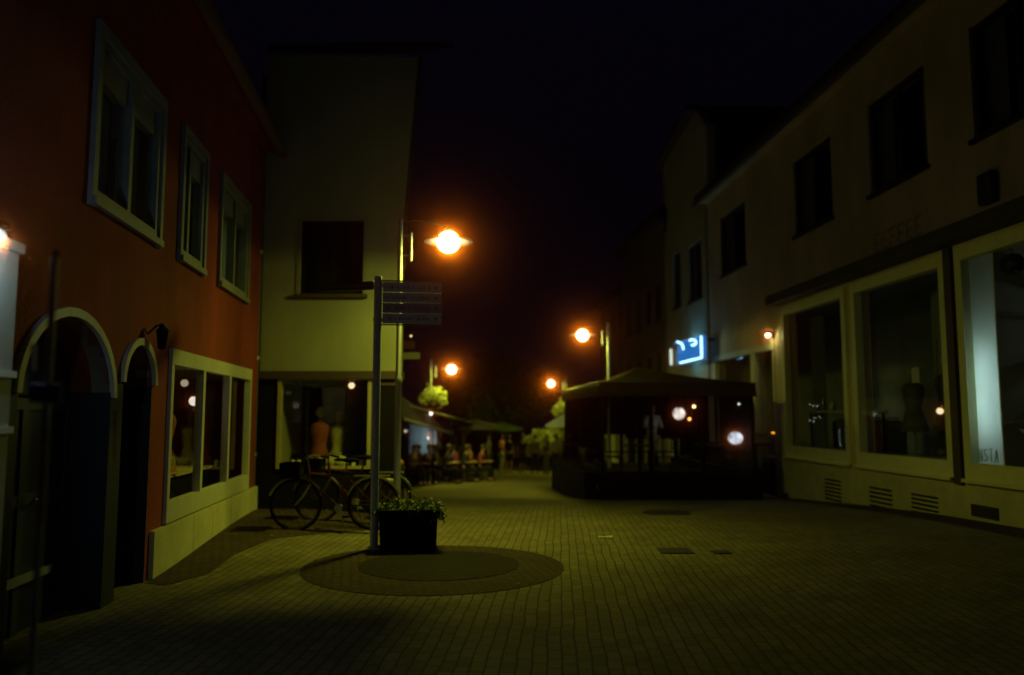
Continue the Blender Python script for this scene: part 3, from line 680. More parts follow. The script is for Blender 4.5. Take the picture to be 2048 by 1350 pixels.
for a, zt, zs in archs:
    pts = arcpts(a[0], a[1], zs, zt); tr = MB(); wd = .07
    for (p, q_) in zip(pts, pts[1:]):
        def out(v): cx_, cz_ = (a[0] + a[1]) / 2, zs; d = Vector((v[0] - cx_, v[1] - cz_)); d = d * (1 + wd / d.length); return (cx_ + d.x, cz_ + d.y)
        tr.prism(FL, [p, q_, out(q_), out(p)], -.15, .04)
    o = tr.build('arch_trim', M_TRIM, rb)
    dr = frame_rect(MB(), FL, a[0], a[1], -.2, zs - .02, .09, -.36, -.30, mull=((a[0] + a[1]) / 2,), trans=(1.0,)).build('door', mat('blue_grey_door', (.05, .065, .10), .5, var=.2, vscale=8), rb)
    MB().fbox(FL, a[0] + .09, a[1] - .09, -.35, -.32, -.1, zs - .1).build('panel', mat('dark_blue_panel', (.018, .026, .05), .45, var=.25, vscale=6), dr)
    fp = [(u_, z_) for u_, z_ in pts]
    MB().prism(FL, fp, -.34, -.33).build('fanlight', mat('dark_fanlight', (.02, .028, .04), .15), dr)
    MB().tube([FL.p((a[0] + a[1]) / 2 + .08, -.29, .95), FL.p((a[0] + a[1]) / 2 + .08, -.24, 1.0), FL.p((a[0] + a[1]) / 2 + .2, -.24, 1.0)], .012, 8).build('handle', M_STEEL, dr)
for i, (a, b) in enumerate(uw):
    cur = mat('blue_blind', (.34, .48, .80), .9, var=.1)
    if i == 0: spans = [(a + (b - a) * .18, a + (b - a) * .5), (a + (b - a) * .64, b - .08)]
    elif i == 1: spans = [(a + .15, b - .08)]
    else: spans = [(a + .08, b - .08)]
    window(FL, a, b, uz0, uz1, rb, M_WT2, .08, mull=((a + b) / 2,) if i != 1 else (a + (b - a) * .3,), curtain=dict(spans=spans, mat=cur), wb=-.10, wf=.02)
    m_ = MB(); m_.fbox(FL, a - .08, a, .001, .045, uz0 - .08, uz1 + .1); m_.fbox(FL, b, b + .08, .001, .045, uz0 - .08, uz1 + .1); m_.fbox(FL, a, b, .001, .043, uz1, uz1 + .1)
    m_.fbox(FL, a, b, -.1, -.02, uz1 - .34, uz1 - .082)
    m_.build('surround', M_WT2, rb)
mu = [hl(400, 860)[0], hl(453, 860)[0]]
f = frame_rect(MB(), FL, sh['u0'], sh['u1'], sh['z0'], sh['z1'], .09, -.06, .04, mull=mu, tb=.22, tt=.17, mt=.10).build('window', M_TRIM, rb)
pane(FL, sh['u0'] + .08, sh['u1'] - .08, sh['z0'] + .2, sh['z1'] - .15, -.01, f)
M_CLAD = mat('blue_black_cladding', (.016, .022, .036), .7, var=.35, vscale=5, bump=.2)
zcl = zsp - .02
MB().fbox(FL, ar1[1] - .006, ar2[0] + .006, -.39, .012, -1, zcl).build('pier', M_CLAD, rb)
MB().fbox(FL, ar2[1] - .014, ar2[1] - .002, -.39, .004, -1, zcl).build('reveal', M_CLAD, rb)
MB().fbox(FL, 2.2, ar1[0] + .006, -.39, .012, -1, zcl).build('pier', M_CLAD, rb)
# plinth panels
zp = sh['z0'] - .02; u_ = ar2[1] + .12; pm = MB(); k = 0
cuts = [u_, hl(378, 1080)[0], hl(417, 1050)[0], hl(455, 1020)[0], LEND]
for a, b in zip(cuts, cuts[1:]):
    MB().fbox(FL, a + .006, b - .006, .001, .05, -1.2, zp).build('plinth_panel', M_PLINTH, rb)
MB().fbox(FL, -4, LEND, .25, .36, leave - .12, leave).build('gutter', mat('red_brown_gutter', (.2, .1, .08), .6), rb)
MB().fbox(FL, -4, LEND, .001, .249, leave - .05, leave - .01).build('soffit', M_RED, rb)
roof_slab(FL, -4, LEND, leave, .3, 5, 4.5, rb)
MB().fbox(FL, sh['u0'] - .5, LEND - .31, -3, -2.9, -.5, sh['z1'] + .5).build('partition', M_INT, rb)
MB().fbox(FL, sh['u0'] - .5, LEND - .31, -3, -.41, sh['z0'] - .4, sh['z0'] - .25).build('shop_floor', M_INT, rb)
MB().fbox(FL, sh['u0'] - .5, LEND - .31, -3, -.41, sh['z1'] + .05, sh['z1'] + .2).build('ceiling', mat('pale_ceiling', (.3, .28, .2), .9), rb)
MB().fbox(FL, sh['u0'] - .5, sh['u0'] - .4, -3, -.41, sh['z0'] - .4, sh['z1'] + .2).build('side_wall', mat('pale_side', (.3, .28, .18), .9), rb)
# display counter with bright edge
t = thing('display_counter', 'low counter with a shining edge behind the white framed window of the red house', 'counter', tuple(FL.p(sh['u0'] + 1, -.6, sh['z0'])))
zc = pnt(FL, 390, 939, -.25)[1]
MB().fbox(FL, sh['u0'] + .1, mu[1] + .3, -.9, -.25, zc - .03, zc).build('tabletop', mat('glossy_yellow_wood', (.75, .62, .25), .3), t)
MB().fbox(FL, sh['u0'] + .12, mu[1] + .28, -.88, -.3, sh['z0'] - .2, zc - .031).build('front_panel', M_DARK, t)
# flowers on the counter
def bouquet(F, u_, w_, z_, label, cols, h=.7, r_=.3, n=60):
    c = F.p(u_, w_, z_); t = thing('flower_arrangement', label, 'flowers', tuple(c))
    MB().lathe(c, [(0, 0), (.08, 0), (.11, .12), (.08, .24), (.09, .26), (.07, .25), (0, .1)], 16).build('vase', mat('vase_glaze', (.4, .3, .2), .3), t)
    lf = MB(); fl_ = MB()
    for i in range(n):
        a = random.uniform(0, 6.28); rr = r_ * math.sqrt(random.random()); p = c + Vector((rr * math.cos(a), rr * math.sin(a), .3 + (h - .3) * random.random() ** .7))
        for k in range(4): lf.leaf(p + Vector((random.gauss(0, .04), random.gauss(0, .04), random.gauss(0, .05))), .06)
        if i % 3 == 0: fl_.ball(p + Vector((0, 0, .03)), .035, seg=8, rings=5, jit=.2)
    lf.build('leaves', M_LEAF, t); fl_.build('blossoms', mat('bloss_' + label[:6], cols, .8), t)
    st = MB()
    for k in range(7): a = k * .9; st.tube([c + Vector((0, 0, .2)), c + Vector((.1 * math.cos(a), .1 * math.sin(a), h * .6))], .005, 5)
    st.build('stems', M_LEAFD, t); return t
bouquet(FL, sh['u0'] + .35, -.5, zc, 'tall yellow flower arrangement at the near end of the counter', (.7, .6, .1), 1.25, .26, 120)
torso(FL, mu[0] + .45, -.6, zc - .45, (.40, .10, .04), 'mannequin in an orange red dress behind the middle pane of the red house window', .95)
for i, (du, colr) in enumerate(((.75, (.4, .35, .2)), (1.35, (.45, .4, .2)))):
    c = FL.p(sh['u0'] + du, -.45, zc)
    t = thing('basket', ['woven basket left of the mullion', 'woven basket behind the second pane'][i] + ' on the shining counter', 'basket', tuple(c))
    MB().lathe(c, [(0, 0), (.12, 0), (.17, .16), (.16, .16), (.11, .02), (0, .02)], 16).build('bowl', mat('wicker', (.4, .3, .14), .9, var=.3, vscale=40, bump=.8), t)
    MB().tube([c + Vector((.165 * math.cos(a), 0, .15 + .2 * math.sin(a))) for a in [math.pi * k / 10 for k in range(11)]], .01, 6).build('handle', mat('wicker', (.4, .3, .14)), t)
u_, z_ = pnt(FL, 388, 802, -.35)
hang_lamp(FL.p(u_, -.35, z_), .8, .065, emit('warm_bulb', (1.0, .93, .80), 1.1), 7, (1, .8, .45), 'brightest white globe lamp behind the left panes of the red house window')  # globe put in where a bright spot shows in the panes
u_, z_ = pnt(FL, 369, 766, -.5)
hang_lamp(FL.p(u_, -.5, z_), .5, .05, emit('dim_bulb2', (.9, .85, .55), .45), .8, (1, .8, .4), 'dimmer globe lamp above and left of the brightest one in the red house window')  # dim globe in place of a reflection in the glass

# white lit pilaster at far left with lamp on top, door step
t = thing('white_pilaster', 'white pilaster lit from above at the left edge of the red house', 'pilaster', tuple(FL.p(4.9, .2, 0)))
ue, _ = FL.hit(34, 600, .28)
zt_ = FL.hit(20, 500, .28)[1]
MB().fbox(FL, ue - .55, ue, .001, .28, -.3, zt_).build('shaft', mat('grey_white_paint', (.32, .33, .31), .6, var=.08, vscale=5, bump=.1), t, bevel=.01)
for z in (FL.hit(20, 748, .3)[1], FL.hit(20, 860, .3)[1]): MB().fbox(FL, ue - .57, ue + .012, .281, .30, z - .02, z + .02).build('moulding', M_WTRIM, t)
MB().fbox(FL, ue - .6, ue + .02, .001, .30, zt_ + .001, zt_ + .06).build('capital', MATS['grey_white_paint'], t)
c = FL.p(ue - .52, .40, zt_ + .0)
t = thing('bulkhead_lamp', 'glaring white lamp at the top of the white pilaster', 'lamp', tuple(c))
MB().ball(c, .05, 1, 1, .8).build('globe', emit('cool_bulb', (.6, .95, 1.0), .9), t)
MB().lathe(c, [(0, .075), (.06, .07), (.065, .04), (0, .04)], 16).build('cap', M_BLACK, t)
MB().tube([c + Vector((0, 0, .07)), c + Vector((-.05, 0, .11)), FL.p(ue - .52, .30, zt_ + .05)], .012, 6).build('arm', M_BLACK, t)
point('light', (0.0, 0, -.02), 30, (.6, .85, 1.0), .055, t)
a, _ = FL.hit(-60, 1160, -.28); b, _ = FL.hit(98, 1150, -.28); zr = FL.hit(60, 1152, -.28)[1]
MB().fbox(FL, a, b, -.299, -.26, zr - .03, zr + .03).build('push_rail', mat('pale_rail', (.45, .5, .55), .5, .2), [o for o in rb.children if o.name.startswith('door')][0])
# poster on the pier between arches
a, z_ = hl(221, 880)
tag(MB().fbox(FL, a - .03, a + .10, .001, .012, hl(222, 925)[1], hl(222, 820)[1]).build('poster', mat('poster_paper', (.3, .22, .18), .8, var=.5, vscale=14), loc=tuple(FL.p(a, 0, 1.2))), 'narrow poster on the pier between the two arches', 'poster')
# dark small lantern on wall between arches
u_, z_ = hl(295, 672)
t = thing('wall_lantern', 'small unlit dark lantern on the red wall above the small arch', 'lantern', tuple(FL.p(u_, .12, z_)))
MB().lathe(FL.p(u_, .14, z_ - .12), [(0, -.02), (.04, 0), (.06, .16), (.07, .17), (.0, .25)], 6).build('body', M_BLACK, t)
MB().tube([FL.p(u_, 0, z_ + .02), FL.p(u_, .08, z_ + .1), FL.p(u_, .14, z_ + .12)], .01, 6).build('bracket', M_BLACK, t)

# ------------------------------------------------------------------ LEFT: cream house
cb = thing('cream_house', 'tall cream rendered house with dark shopfront facing the camera', 'building', (-3.0, 13.4, 0))
def cx(px, py=760): return FC.hit(px, py)
X0 = cx(519, 760)[0]; X1 = cx(800, 760)[0]; zband = cx(660, 742)[1]; zbb = cx(660, 758)[1]
uwin = (cx(601, 520)[0], cx(727, 520)[0], cx(660, 588)[1], cx(660, 441)[1])
ztopc = cx(830, 112)[1]
print('cream', X0, X1, zband, ztopc)
wl = wall_holes(MB(), FC, X0, X1, zband, cx(800, 480)[1], -.3, 0, [uwin])
zz1 = cx(800, 480)[1]
wl = MB(); wall_holes(wl, FC, X0, X1, zband, ztopc - 2.0, -.3, 0, [uwin])
zz = cx(805, 470)[1]
wl.prism(FC, [(X0, ztopc - 2.0), (X1, ztopc - 2.0), (X1 + .02, ztopc), (X0, ztopc)], -.3, 0)
wl.fbox(FC, X0, X0 + .3, -7, -.3, -1, ztopc); wl.fbox(FC, X0, X1 - 1.3, -7.3, -7, -1, ztopc)
wl.build('wall', M_CREAM, cb)
# flaring upper edge: side bargeboard and gable verge
e0 = cx(806, 470); e1 = cx(836, 115)
MB().prism(FC, [(X1 + .001, e0[1]), (e1[0], e1[1]), (X1 + .03, e1[1]), (X1 + .001, e1[1])], -.25, .02).build('verge', M_CREAM, cb)
MB().tube([FC.p(e0[0] + .03, .03, e0[1] - .6), FC.p(e0[0] + .03, .03, e0[1]), FC.p(e1[0] + .05, .03, e1[1])], .035, 8).build('verge_pipe', M_BROWN, cb)
FCS = Frame((X1, 13.4), (-.16, 1), 1)
MB().fbox(FCS, .31, 7, -.25, -.001, zband, ztopc).build('side_wall', M_CREAM, cb)
MB().fbox(FCS, .31, 7, -.25, -.02, -1, zband - .01).build('side_shopfront', M_DARK, cb)
m_ = MB(); m_.add([FC.p(X0, .12, ztopc), FC.p(e1[0] + .05, .12, ztopc), FC.p(e1[0] + .1, -7, ztopc + 3.5), FC.p(X0, -7, ztopc + 3.5),
                   FC.p(X0, .12, ztopc + .15), FC.p(e1[0] + .05, .12, ztopc + .15), FC.p(e1[0] + .1, -7, ztopc + 3.65), FC.p(X0, -7, ztopc + 3.65)],
                  [(0, 1, 2, 3), (4, 7, 6, 5), (0, 4, 5, 1), (1, 5, 6, 2), (2, 6, 7, 3), (3, 7, 4, 0)]); m_.build('roof', M_ROOF, cb)
f = window(FC, *uwin, cb, M_DARK, .06, mull=((uwin[0] + uwin[1]) / 2,), sill=False)
MB().fbox(FC, uwin[0] - .08, uwin[1] + .08, .001, .10, uwin[2] - .07, uwin[2] - .01).build('sill', M_BROWN, f)
m_ = MB(); m_.fbox(FC, uwin[0] - .06, uwin[0], .001, .02, uwin[2], uwin[3]); m_.fbox(FC, uwin[1], uwin[1] + .06, .001, .02, uwin[2], uwin[3]); m_.fbox(FC, uwin[0] - .06, uwin[1] + .06, .001, .022, uwin[3], uwin[3] + .06)
m_.build('surround', mat('cream_trim', (.30, .28, .20), .8), cb)
MB().fbox(FC, X0, X1 + .03, -.3, .06, zbb, zband - .002).build('fascia', M_BROWN, cb)
# shopfront: black surround, window
wx0, wx1 = cx(554, 850)[0], cx(742, 850)[0]; wz0 = cx(650, 938)[1]
m_ = wall_holes(MB(), FC, X0 + .001, X1 - .001, -1, zbb - .002, -.25, -.02, [(wx0, wx1, wz0, zbb - .003)])
m_.build('shopfront', M_DARK, cb)
f = frame_rect(MB(), FC, wx0, wx1, wz0, zbb - .004, .06, -.1, .02, tb=.045, tt=.01).build('window', mat('yellow_frame', (.45, .38, .18), .5, var=.1), cb)
pane(FC, wx0 + .06, wx1 - .06, wz0 + .045, zbb - .02, -.03, f)
MB().fbox(FC, wx0, wx1, -1.2, -.26, wz0 - .12, wz0 - .01).build('display_floor', mat('display_wood', (.45, .38, .2), .6), cb)
MB().fbox(FC, X0, X1 - .75, -3.1, -3.0, -1, zband).build('partition', M_INT, cb)
MB().fbox(FC, X0, X1 - .75, -2.99, -.3, zbb, zbb + .04).build('ceiling', M_INT, cb)
dxa, dxb = cx(750, 850)[0], cx(797, 850)[0]
dr = frame_rect(MB(), FC, dxa, dxb, -.15, zbb - .06, .05, -.019, .01).build('door', M_BROWN, cb)
MB().fbox(FC, dxa + .05, dxb - .05, -.018, -.008, -.1, zbb - .11).build('panel', M_DARK, dr)
MB().tube([FC.p(dxa + .08, .01, .9), FC.p(dxa + .08, .05, .93), FC.p(dxa + .08, .05, 1.1), FC.p(dxa + .08, .01, 1.13)], .01, 8).build('handle', M_STEEL, dr)
# pale cloths put in for reflections on the shop glass
for i, (p0, p1, q0, q1, ww) in enumerate(((575, 603, 757, 845, -1.0), (645, 690, 775, 845, -1.1), (737, 752, 760, 835, -.9))):
    a = FC.hit(p0, 800, ww); b = FC.hit(p1, 800, ww); z0 = FC.hit(p0, q1, ww)[1]; z1 = FC.hit(p0, q0, ww)[1]
    tag(MB().fbox(FC, a[0], b[0], ww - .02, ww, z0, z1).build('hanging_cloth', mat('pale_grey_cloth', (.33, .36, .36), .9, var=.25, vscale=5), loc=tuple(FC.p(a[0], ww, z0))),
        ['wide pale cloth hanging at the left of the cream house shop window', 'pale cloth hanging behind the orange dress in the cream house shop window', 'narrow pale cloth hanging at the right of the cream house shop window'][i], 'cloth', 'cloths hanging in the dark shopfront')
uu = FC.hit(640, 850, -.6)
torso(FC, uu[0], -.6, wz0 - .35, (.24, .055, .02), 'mannequin in an orange dress in the cream house shop window', .88)
uu = FC.hit(675, 850, -.75)
torso(FC, uu[0], -.8, wz0 - .3, (.42, .40, .14), 'mannequin in a yellow dress behind the orange one in the cream house shop window', .80)
for i, (px, py, rr, cl) in enumerate(((681, 912, .13, (.5, .5, .15)), (662, 917, .12, (.4, .38, .18)), (637, 918, .11, (.33, .3, .15)))):
    q = FC.hit(px, py, -.35)
    tag(MB().ball(FC.p(q[0], -.35, wz0 + rr * .8 - .01), rr, 1.1, .8, .85, jit=.04).build('cushion', mat('cushion_%d' % i, cl, .9, var=.15), loc=tuple(FC.p(q[0], -.35, wz0))),
        ['yellow green cushion, the right one of three', 'olive cushion, the middle one of three', 'brown patterned cushion, the left one of three'][i] + ' below the orange dress', 'cushion', 'cushions in the shop window')
for i, px in enumerate((585, 597, 707, 722)):
    q = FC.hit(px, 930, -.25); c = FC.p(q[0], -.25, wz0 - .008)
    tag(MB().ball(c + Vector((0, 0, .05)), .055, .75, 1.6, .9).tube([c + Vector((0, -.0, .08)), c + Vector((0, .03, .13))], [.035, .04], 10).build('shoe', mat('pale_leather', (.5, .47, .3), .5), loc=tuple(c)),
        ['far left pale shoe', 'second pale shoe from the left', 'third pale shoe from the left', 'far right pale shoe'][i] + ' on the display floor of the cream house', 'shoe', 'pale shoes in the shop window')
q = FC.hit(703, 771, -.4)
hang_lamp(FC.p(q[0], -.4, q[1]), .12, .055, M_BULBD, 3.0, (1, .9, .45), 'yellowish globe lamp hanging at the top of the cream house shop window')  # globe replaces a lamp mirrored in the shop glass
# rainwater pipe between red and cream houses
u_, _ = cx(514, 800)
t = thing('rain_pipe', 'tall thin rain pipe in the corner between the red and cream houses', 'pipe', (u_, 13.3, 0))
MB().tube([FC.p(u_, .1, -.1), FC.p(u_, .1, 7.5)], .045, 10).build('pipe', mat('dark_zinc', (.12, .11, .10), .5, .5), t)
for z in (1.0, 2.6, 4.4, 6.0): MB().lathe(FC.p(u_, .1, z), [(.05, -.03), (.062, -.03), (.062, .03), (.05, .03)], 12).build('clamp', M_STEEL, t)
# bollard at the corner
c = G(801, 13.0)
t = thing('bollard', 'dark bollard with a rounded top at the corner of the cream house', 'bollard', tuple(c))
MB().lathe(c, [(0, -.05), (.11, -.05), (.11, .12), (.085, .15), (.075, .75), (.09, .78), (.09, .84), (0, .84)], 20).build('post', M_IRON, t)
MB().ball(c + Vector((0, 0, .88)), .07).build('knob', mat('rusty_knob', (.25, .12, .06), .6, var=.3), t)

# ------------------------------------------------------------------ LEFT: farther house row along the side street
ls = thing('corner_row_house', 'dark long house behind the cream house along the left of the street', 'building', tuple(FS.p(20, 0, -.5)))
hs = [(a, a + 1.0, 3.0, 4.4) for a in (22.5, 25.5, 28.5, 31.5)] + [(a, a + 2.2, -.6, 1.6) for a in (21.2, 25.4, 28.8)]
wl = wall_holes(MB(), FS, 20.6, 34, -2, 5.0, -.25, -.02, hs); wl.fbox(FS, 33.7, 34, -6, -.26, -2, 5.0)
wl.build('wall', M_GREY, ls)
for h_ in hs:
    if h_[2] > 2: window(FS, *h_, ls, M_BROWN, .07, mull=((h_[0] + h_[1]) / 2,))
    else:
        f = frame_rect(MB(), FS, *h_, .08, -.14, -.03).build('window', M_BROWN, ls); pane(FS, h_[0] + .08, h_[1] - .08, h_[2] + .08, h_[3] - .08, -.08, f)
MB().fbox(FS, 20.7, 33.6, -3, -2.9, -1, 2).build('partition', M_INT, ls)
roof_slab(FS, 20.5, 34.1, 5.0, .3, 4, 3, ls)
# projecting sign boxes on that wall
c = P(826, 712, 16)
t = thing('projecting_sign', 'flat pale box sign sticking out past the corner of the cream house', 'sign', tuple(c))
MB().box(c.x - .24, c.x + .14, c.y - .06, c.y + .06, c.z - .07, c.z + .07).build('box', mat('olive_sign', (.42, .38, .22), .6, var=.1), t, bevel=.01)
MB().box(c.x - .36, c.x - .24, c.y - .02, c.y + .02, c.z - .02, c.z + .02).build('bracket', M_BLACK, t)
c = P(819, 690, 16.2)
tag(MB().box(c.x - .12, c.x + .1, c.y - .05, c.y + .05, c.z - .09, c.z + .09).build('projecting_sign', mat('dark_red_sign', (.12, .02, .015), .6), loc=tuple(c), bevel=.01), 'small dark red sign just above the pale box sign', 'sign')
c = P(822, 672, 16.4)
hang_lamp(c, .18, .022, emit('glint', (1, .85, .3), 1.5), 0, (1, 1, 1), 'tiny yellow light above the dark red sign')  # small glowing ball put in for a glint

# ------------------------------------------------------------------ street lamps
def make_lamp():
    t = thing('street_lamp', '', 'street lamp', (0, 0, 0), 0, 'disc shaped street lamps along the street')
    H = 4.32
    MB().lathe((0, 0, 0), [(0, -.2), (.11, -.2), (.11, .25), (.075, .35), (.055, .38), (.045, 2.2), (.055, 2.22), (.055, 2.3), (.042, 2.32), (.038, H + .35), (0, H + .37)], 16).build('pole', M_STEEL, t)
    MB().tube([(.16, 0, H - .28), (.16, 0, H + .15)], .022, 10).build('rod', M_STEEL, t)
    MB().tube([(0, 0, H + .28), (.2, 0, H + .34), (.5, 0, H + .3), (.72, 0, H + .23)], .014, 8).build('arm', M_IRON, t)
    MB().tube([(0.03, 0, H - .2), (.16, 0, H - .2)], .014, 6).tube([(0.03, 0, H + .1), (.16, 0, H + .1)], .014, 6).build('clamp', M_STEEL, t)
    c = (.72, 0, H)
    sh_ = MB().lathe(c, [(.185, .05), (.27, .035), (.345, .02), (.365, .005), (.35, -.002), (.27, .015), (.185, .03), (.185, .05)], 32)
    sh_.build('lamp_shade', mat('white_enamel', (.8, .8, .76), .35), t)
    MB().lathe(c, [(0, .235), (.05, .23), (.07, .19), (.06, .18), (0, .18)], 20).build('cap', M_IRON, t)
    for a_ in (.5, 2.6, 4.7): MB().tube([(.72 + .06 * math.cos(a_), .06 * math.sin(a_), H + .20), (.72 + .22 * math.cos(a_), .22 * math.sin(a_), H + .045)], .007, 6).build('stay', M_IRON, t)
    MB().ball((.72, 0, H), .175, 1, 1, .95, 20, 12).build('bulb', M_BULB, t)
    point('light', (.72, 0, H), LAMP_W, LAMP_COL, .182, t, True)
    return t, H
lamp0, LH = make_lamp()
LP = []
for (px, py, Y, sgn, lab) in ((897, 487, 11.7, 1, 'nearest and brightest street lamp, hanging right of the cream house'),
                              (1165, 672, 22.3, -1, 'street lamp above the left edge of the pavilion roof'),
                              (903, 740, 27.8, 1, 'smaller distant street lamp over a flower ball left of the tree'),
                              (1102, 768, 37.5, -1, 'smallest, most distant street lamp, right of the dark tree')):
    c = P(px, py, Y); x = c.x - sgn * .72; o = Vector((x, Y, c.z - LH + .02))
    LP.append((o, sgn))
    if lab.startswith('nearest'): lamp0.location = o; lamp0['label'] = lab; lamp0.rotation_euler = (0, 0, 0)
    else: copy_tree(lamp0, None, o, 0 if sgn > 0 else math.pi, lab)
    print('lamp', o, 'ground', g(o.x, o.y))

# flower balls on lamp posts
def flowerball(c, r_, label):
    t = thing('flower_basket', label, 'flower basket', tuple(c), 0, 'flower baskets on the lamp posts')
    lf = MB(); fl_ = MB()
    for i in range(900):
        d = Vector((random.gauss(0, 1), random.gauss(0, 1), random.gauss(0, 1))).normalized(); rr = r_ * random.uniform(.72, 1.05) * (1 + .1 * math.sin(d.x * 5) * math.cos(d.z * 4))
        if d.z < -.5: rr *= .8
        lf.leaf(c + Vector((d.x, d.y, d.z * .85)) * rr, .045, (d + Vector((random.gauss(0, .5), random.gauss(0, .5), random.gauss(0, .5)))).normalized())
        if i % 14 == 0: fl_.ball(c + d * rr, .03, seg=6, rings=4)
    lf.build('leaves', mat('lit_leaf', (.36, .40, .10), .6, var=.3, vscale=12), t); fl_.build('blossoms', mat('pale_blossom', (.6, .5, .3), .8), t)
    MB().lathe(c, [(0, -r_ * .7), (r_ * .45, -r_ * .62), (r_ * .62, -.1 * r_), (r_ * .58, -.1 * r_), (r_ * .4, -r_ * .5), (0, -r_ * .6)], 16).build('basket', M_BLACK, t)
o = LP[2][0]; flowerball(P(868, 797, 27.9), .50, 'lit ball of flowers on the distant left lamp post')
o = LP[3][0]; flowerball(P(1130, 822, 37.4), .56, 'lit ball of flowers behind the small white parasol')

# ------------------------------------------------------------------ signpost with direction boards
c = G(752, 10.0); c.z = 0
sp = thing('signpost', 'grey signpost with direction boards beside the planter', 'signpost', tuple(c))
ztop = P(757, 553, 10.0).z
MB().lathe(c, [(0, -.3), (.05, -.3), (.05, ztop - .02), (.042, ztop), (0, ztop)], 20).build('pole', M_GPOLE, sp)
MB().lathe(c, [(.05, 0), (.09, 0), (.09, .015), (.05, .03)], 20).build('base_plate', M_GPOLE, sp)
b0 = P(764, 563, 10.0); b1 = P(882, 647, 10.0)
FB = Frame((c.x, c.y), (1, .16), 1)
bx0, bx1, bz1, bz0 = b0.x - c.x, (b1.x - c.x) * 1.02, b0.z, b1.z
M_BOARD = mat('board_blue_grey', (.66, .74, .84), .25, .1, var=.1, vscale=10)
nb = 4; hb = (bz1 - bz0) / nb
M_MARK = mat('dark_marks', (.05, .055, .07), .5)
for i in range(nb):
    z0 = bz0 + hb * i + .003; z1 = bz0 + hb * (i + 1) - .003
    bd = MB().fbox(FB, bx0 + .01, bx1 - .012, -.012, .012, z0, z1).build('board', M_BOARD if i != 1 else mat('board_dark', (.35, .42, .55), .3, .1), sp, bevel=.002)
    mk = MB(); zc_ = (z0 + z1) / 2; uu = bx0 + .05
    random.seed(i + 40)
    while uu < bx1 - .17:                      # worn, illegible lettering
        wd = random.uniform(.012, .03); hh = random.uniform(.012, .024)
        if random.random() > .12: mk.fbox(FB, uu, uu + wd * .45, .0125, .0135, zc_ - hh, zc_ + hh); mk.fbox(FB, uu + wd * .5, uu + wd * .8, .0125, .0135, zc_ - hh, zc_ + hh * random.choice((-.2, .2)))
        uu += wd + .008
    ax = bx1 - .10
    mk.prism(FB, [(ax, zc_ - .028), (ax + .04, zc_), (ax, zc_ + .028)], .0125, .0135)
    mk.build('marks', M_MARK, bd)
random.seed(11)
frame_rect(MB(), FB, bx0 - .012, bx1 + .01, bz0 - .02, bz1 + .02, .014, -.02, .02).build('board_frame', M_BROWN, sp)
lf0 = P(636, 562, 10.0); lf1 = P(748, 579, 10.0)
FB2 = Frame((c.x, c.y), (1, -.25), 1)
bd = MB().fbox(FB2, (lf0.x - c.x) * 1.02, -.06, -.015, .015, lf1.z, lf0.z).build('board', mat('board_black', (.03, .033, .035), .3, .3), sp, bevel=.002)
mk = MB(); uu = (lf0.x - c.x) + .06
while uu < -.15:
    wd = random.uniform(.014, .034); hh = random.uniform(.01, .018); mk.fbox(FB2, uu, uu + wd * .6, .0155, .0165, (lf0.z + lf1.z) / 2 - hh, (lf0.z + lf1.z) / 2 + hh); uu += wd + .008
mk.build('marks', mat('dim_marks', (.15, .15, .13), .5), bd)
for z in (bz0 + .05, bz1 - .05): MB().lathe((c.x, c.y, z), [(.05, -.015), (.062, -.015), (.062, .015), (.05, .015)], 16).build('clamp', M_GPOLE, sp)

# ------------------------------------------------------------------ foreground post
Yp = 3.1
c = P(88, 900, Yp); c.z = g(c.x, Yp)
fp = thing('sign_pole', 'thin blurred steel pole with stickers close to the camera at left', 'pole', tuple(c))
zt_ = P(104, 505, Yp).z
MB().tube([(c.x, Yp, -.2), (c.x, Yp, zt_)], .0135, 12).build('pole', M_GPOLE, fp)
MB().lathe((c.x, Yp, zt_), [(0, .012), (.014, .01), (.016, -.02), (.0135, -.02)], 12).build('cap', M_BLACK, fp)
a = P(62, 768, Yp - .02); b = P(122, 806, Yp - .02)
MB().box(a.x, b.x, Yp - .03, Yp - .02, b.z, a.z).build('plate', mat('blue_plate', (.05, .15, .5), .5, var=.15, vscale=20), fp, bevel=.003)
a = P(80, 688, Yp); MB().box(a.x - .03, a.x - .018, Yp - .01, Yp + .01, P(80, 742, Yp).z, a.z).build('sticker_strip', mat('strip_white', (.5, .5, .46), .6), fp)
st = MB(); random.seed(5)
for k in range(9):
    z = P(80, 860 + k * 22, Yp).z; st.lathe((c.x, Yp, z), [(.0142, -.012 - .01 * random.random()), (.0142, .014)], 12)
st.build('stickers', mat('stickers', (.4, .3, .28), .6, var=.6, vscale=40), fp)
for z in (P(80, 775, Yp).z, P(80, 800, Yp).z): MB().lathe((c.x, Yp, z), [(.0136, -.008), (.019, -.008), (.019, .008), (.0136, .008)], 12).build('clamp', M_STEEL, fp)

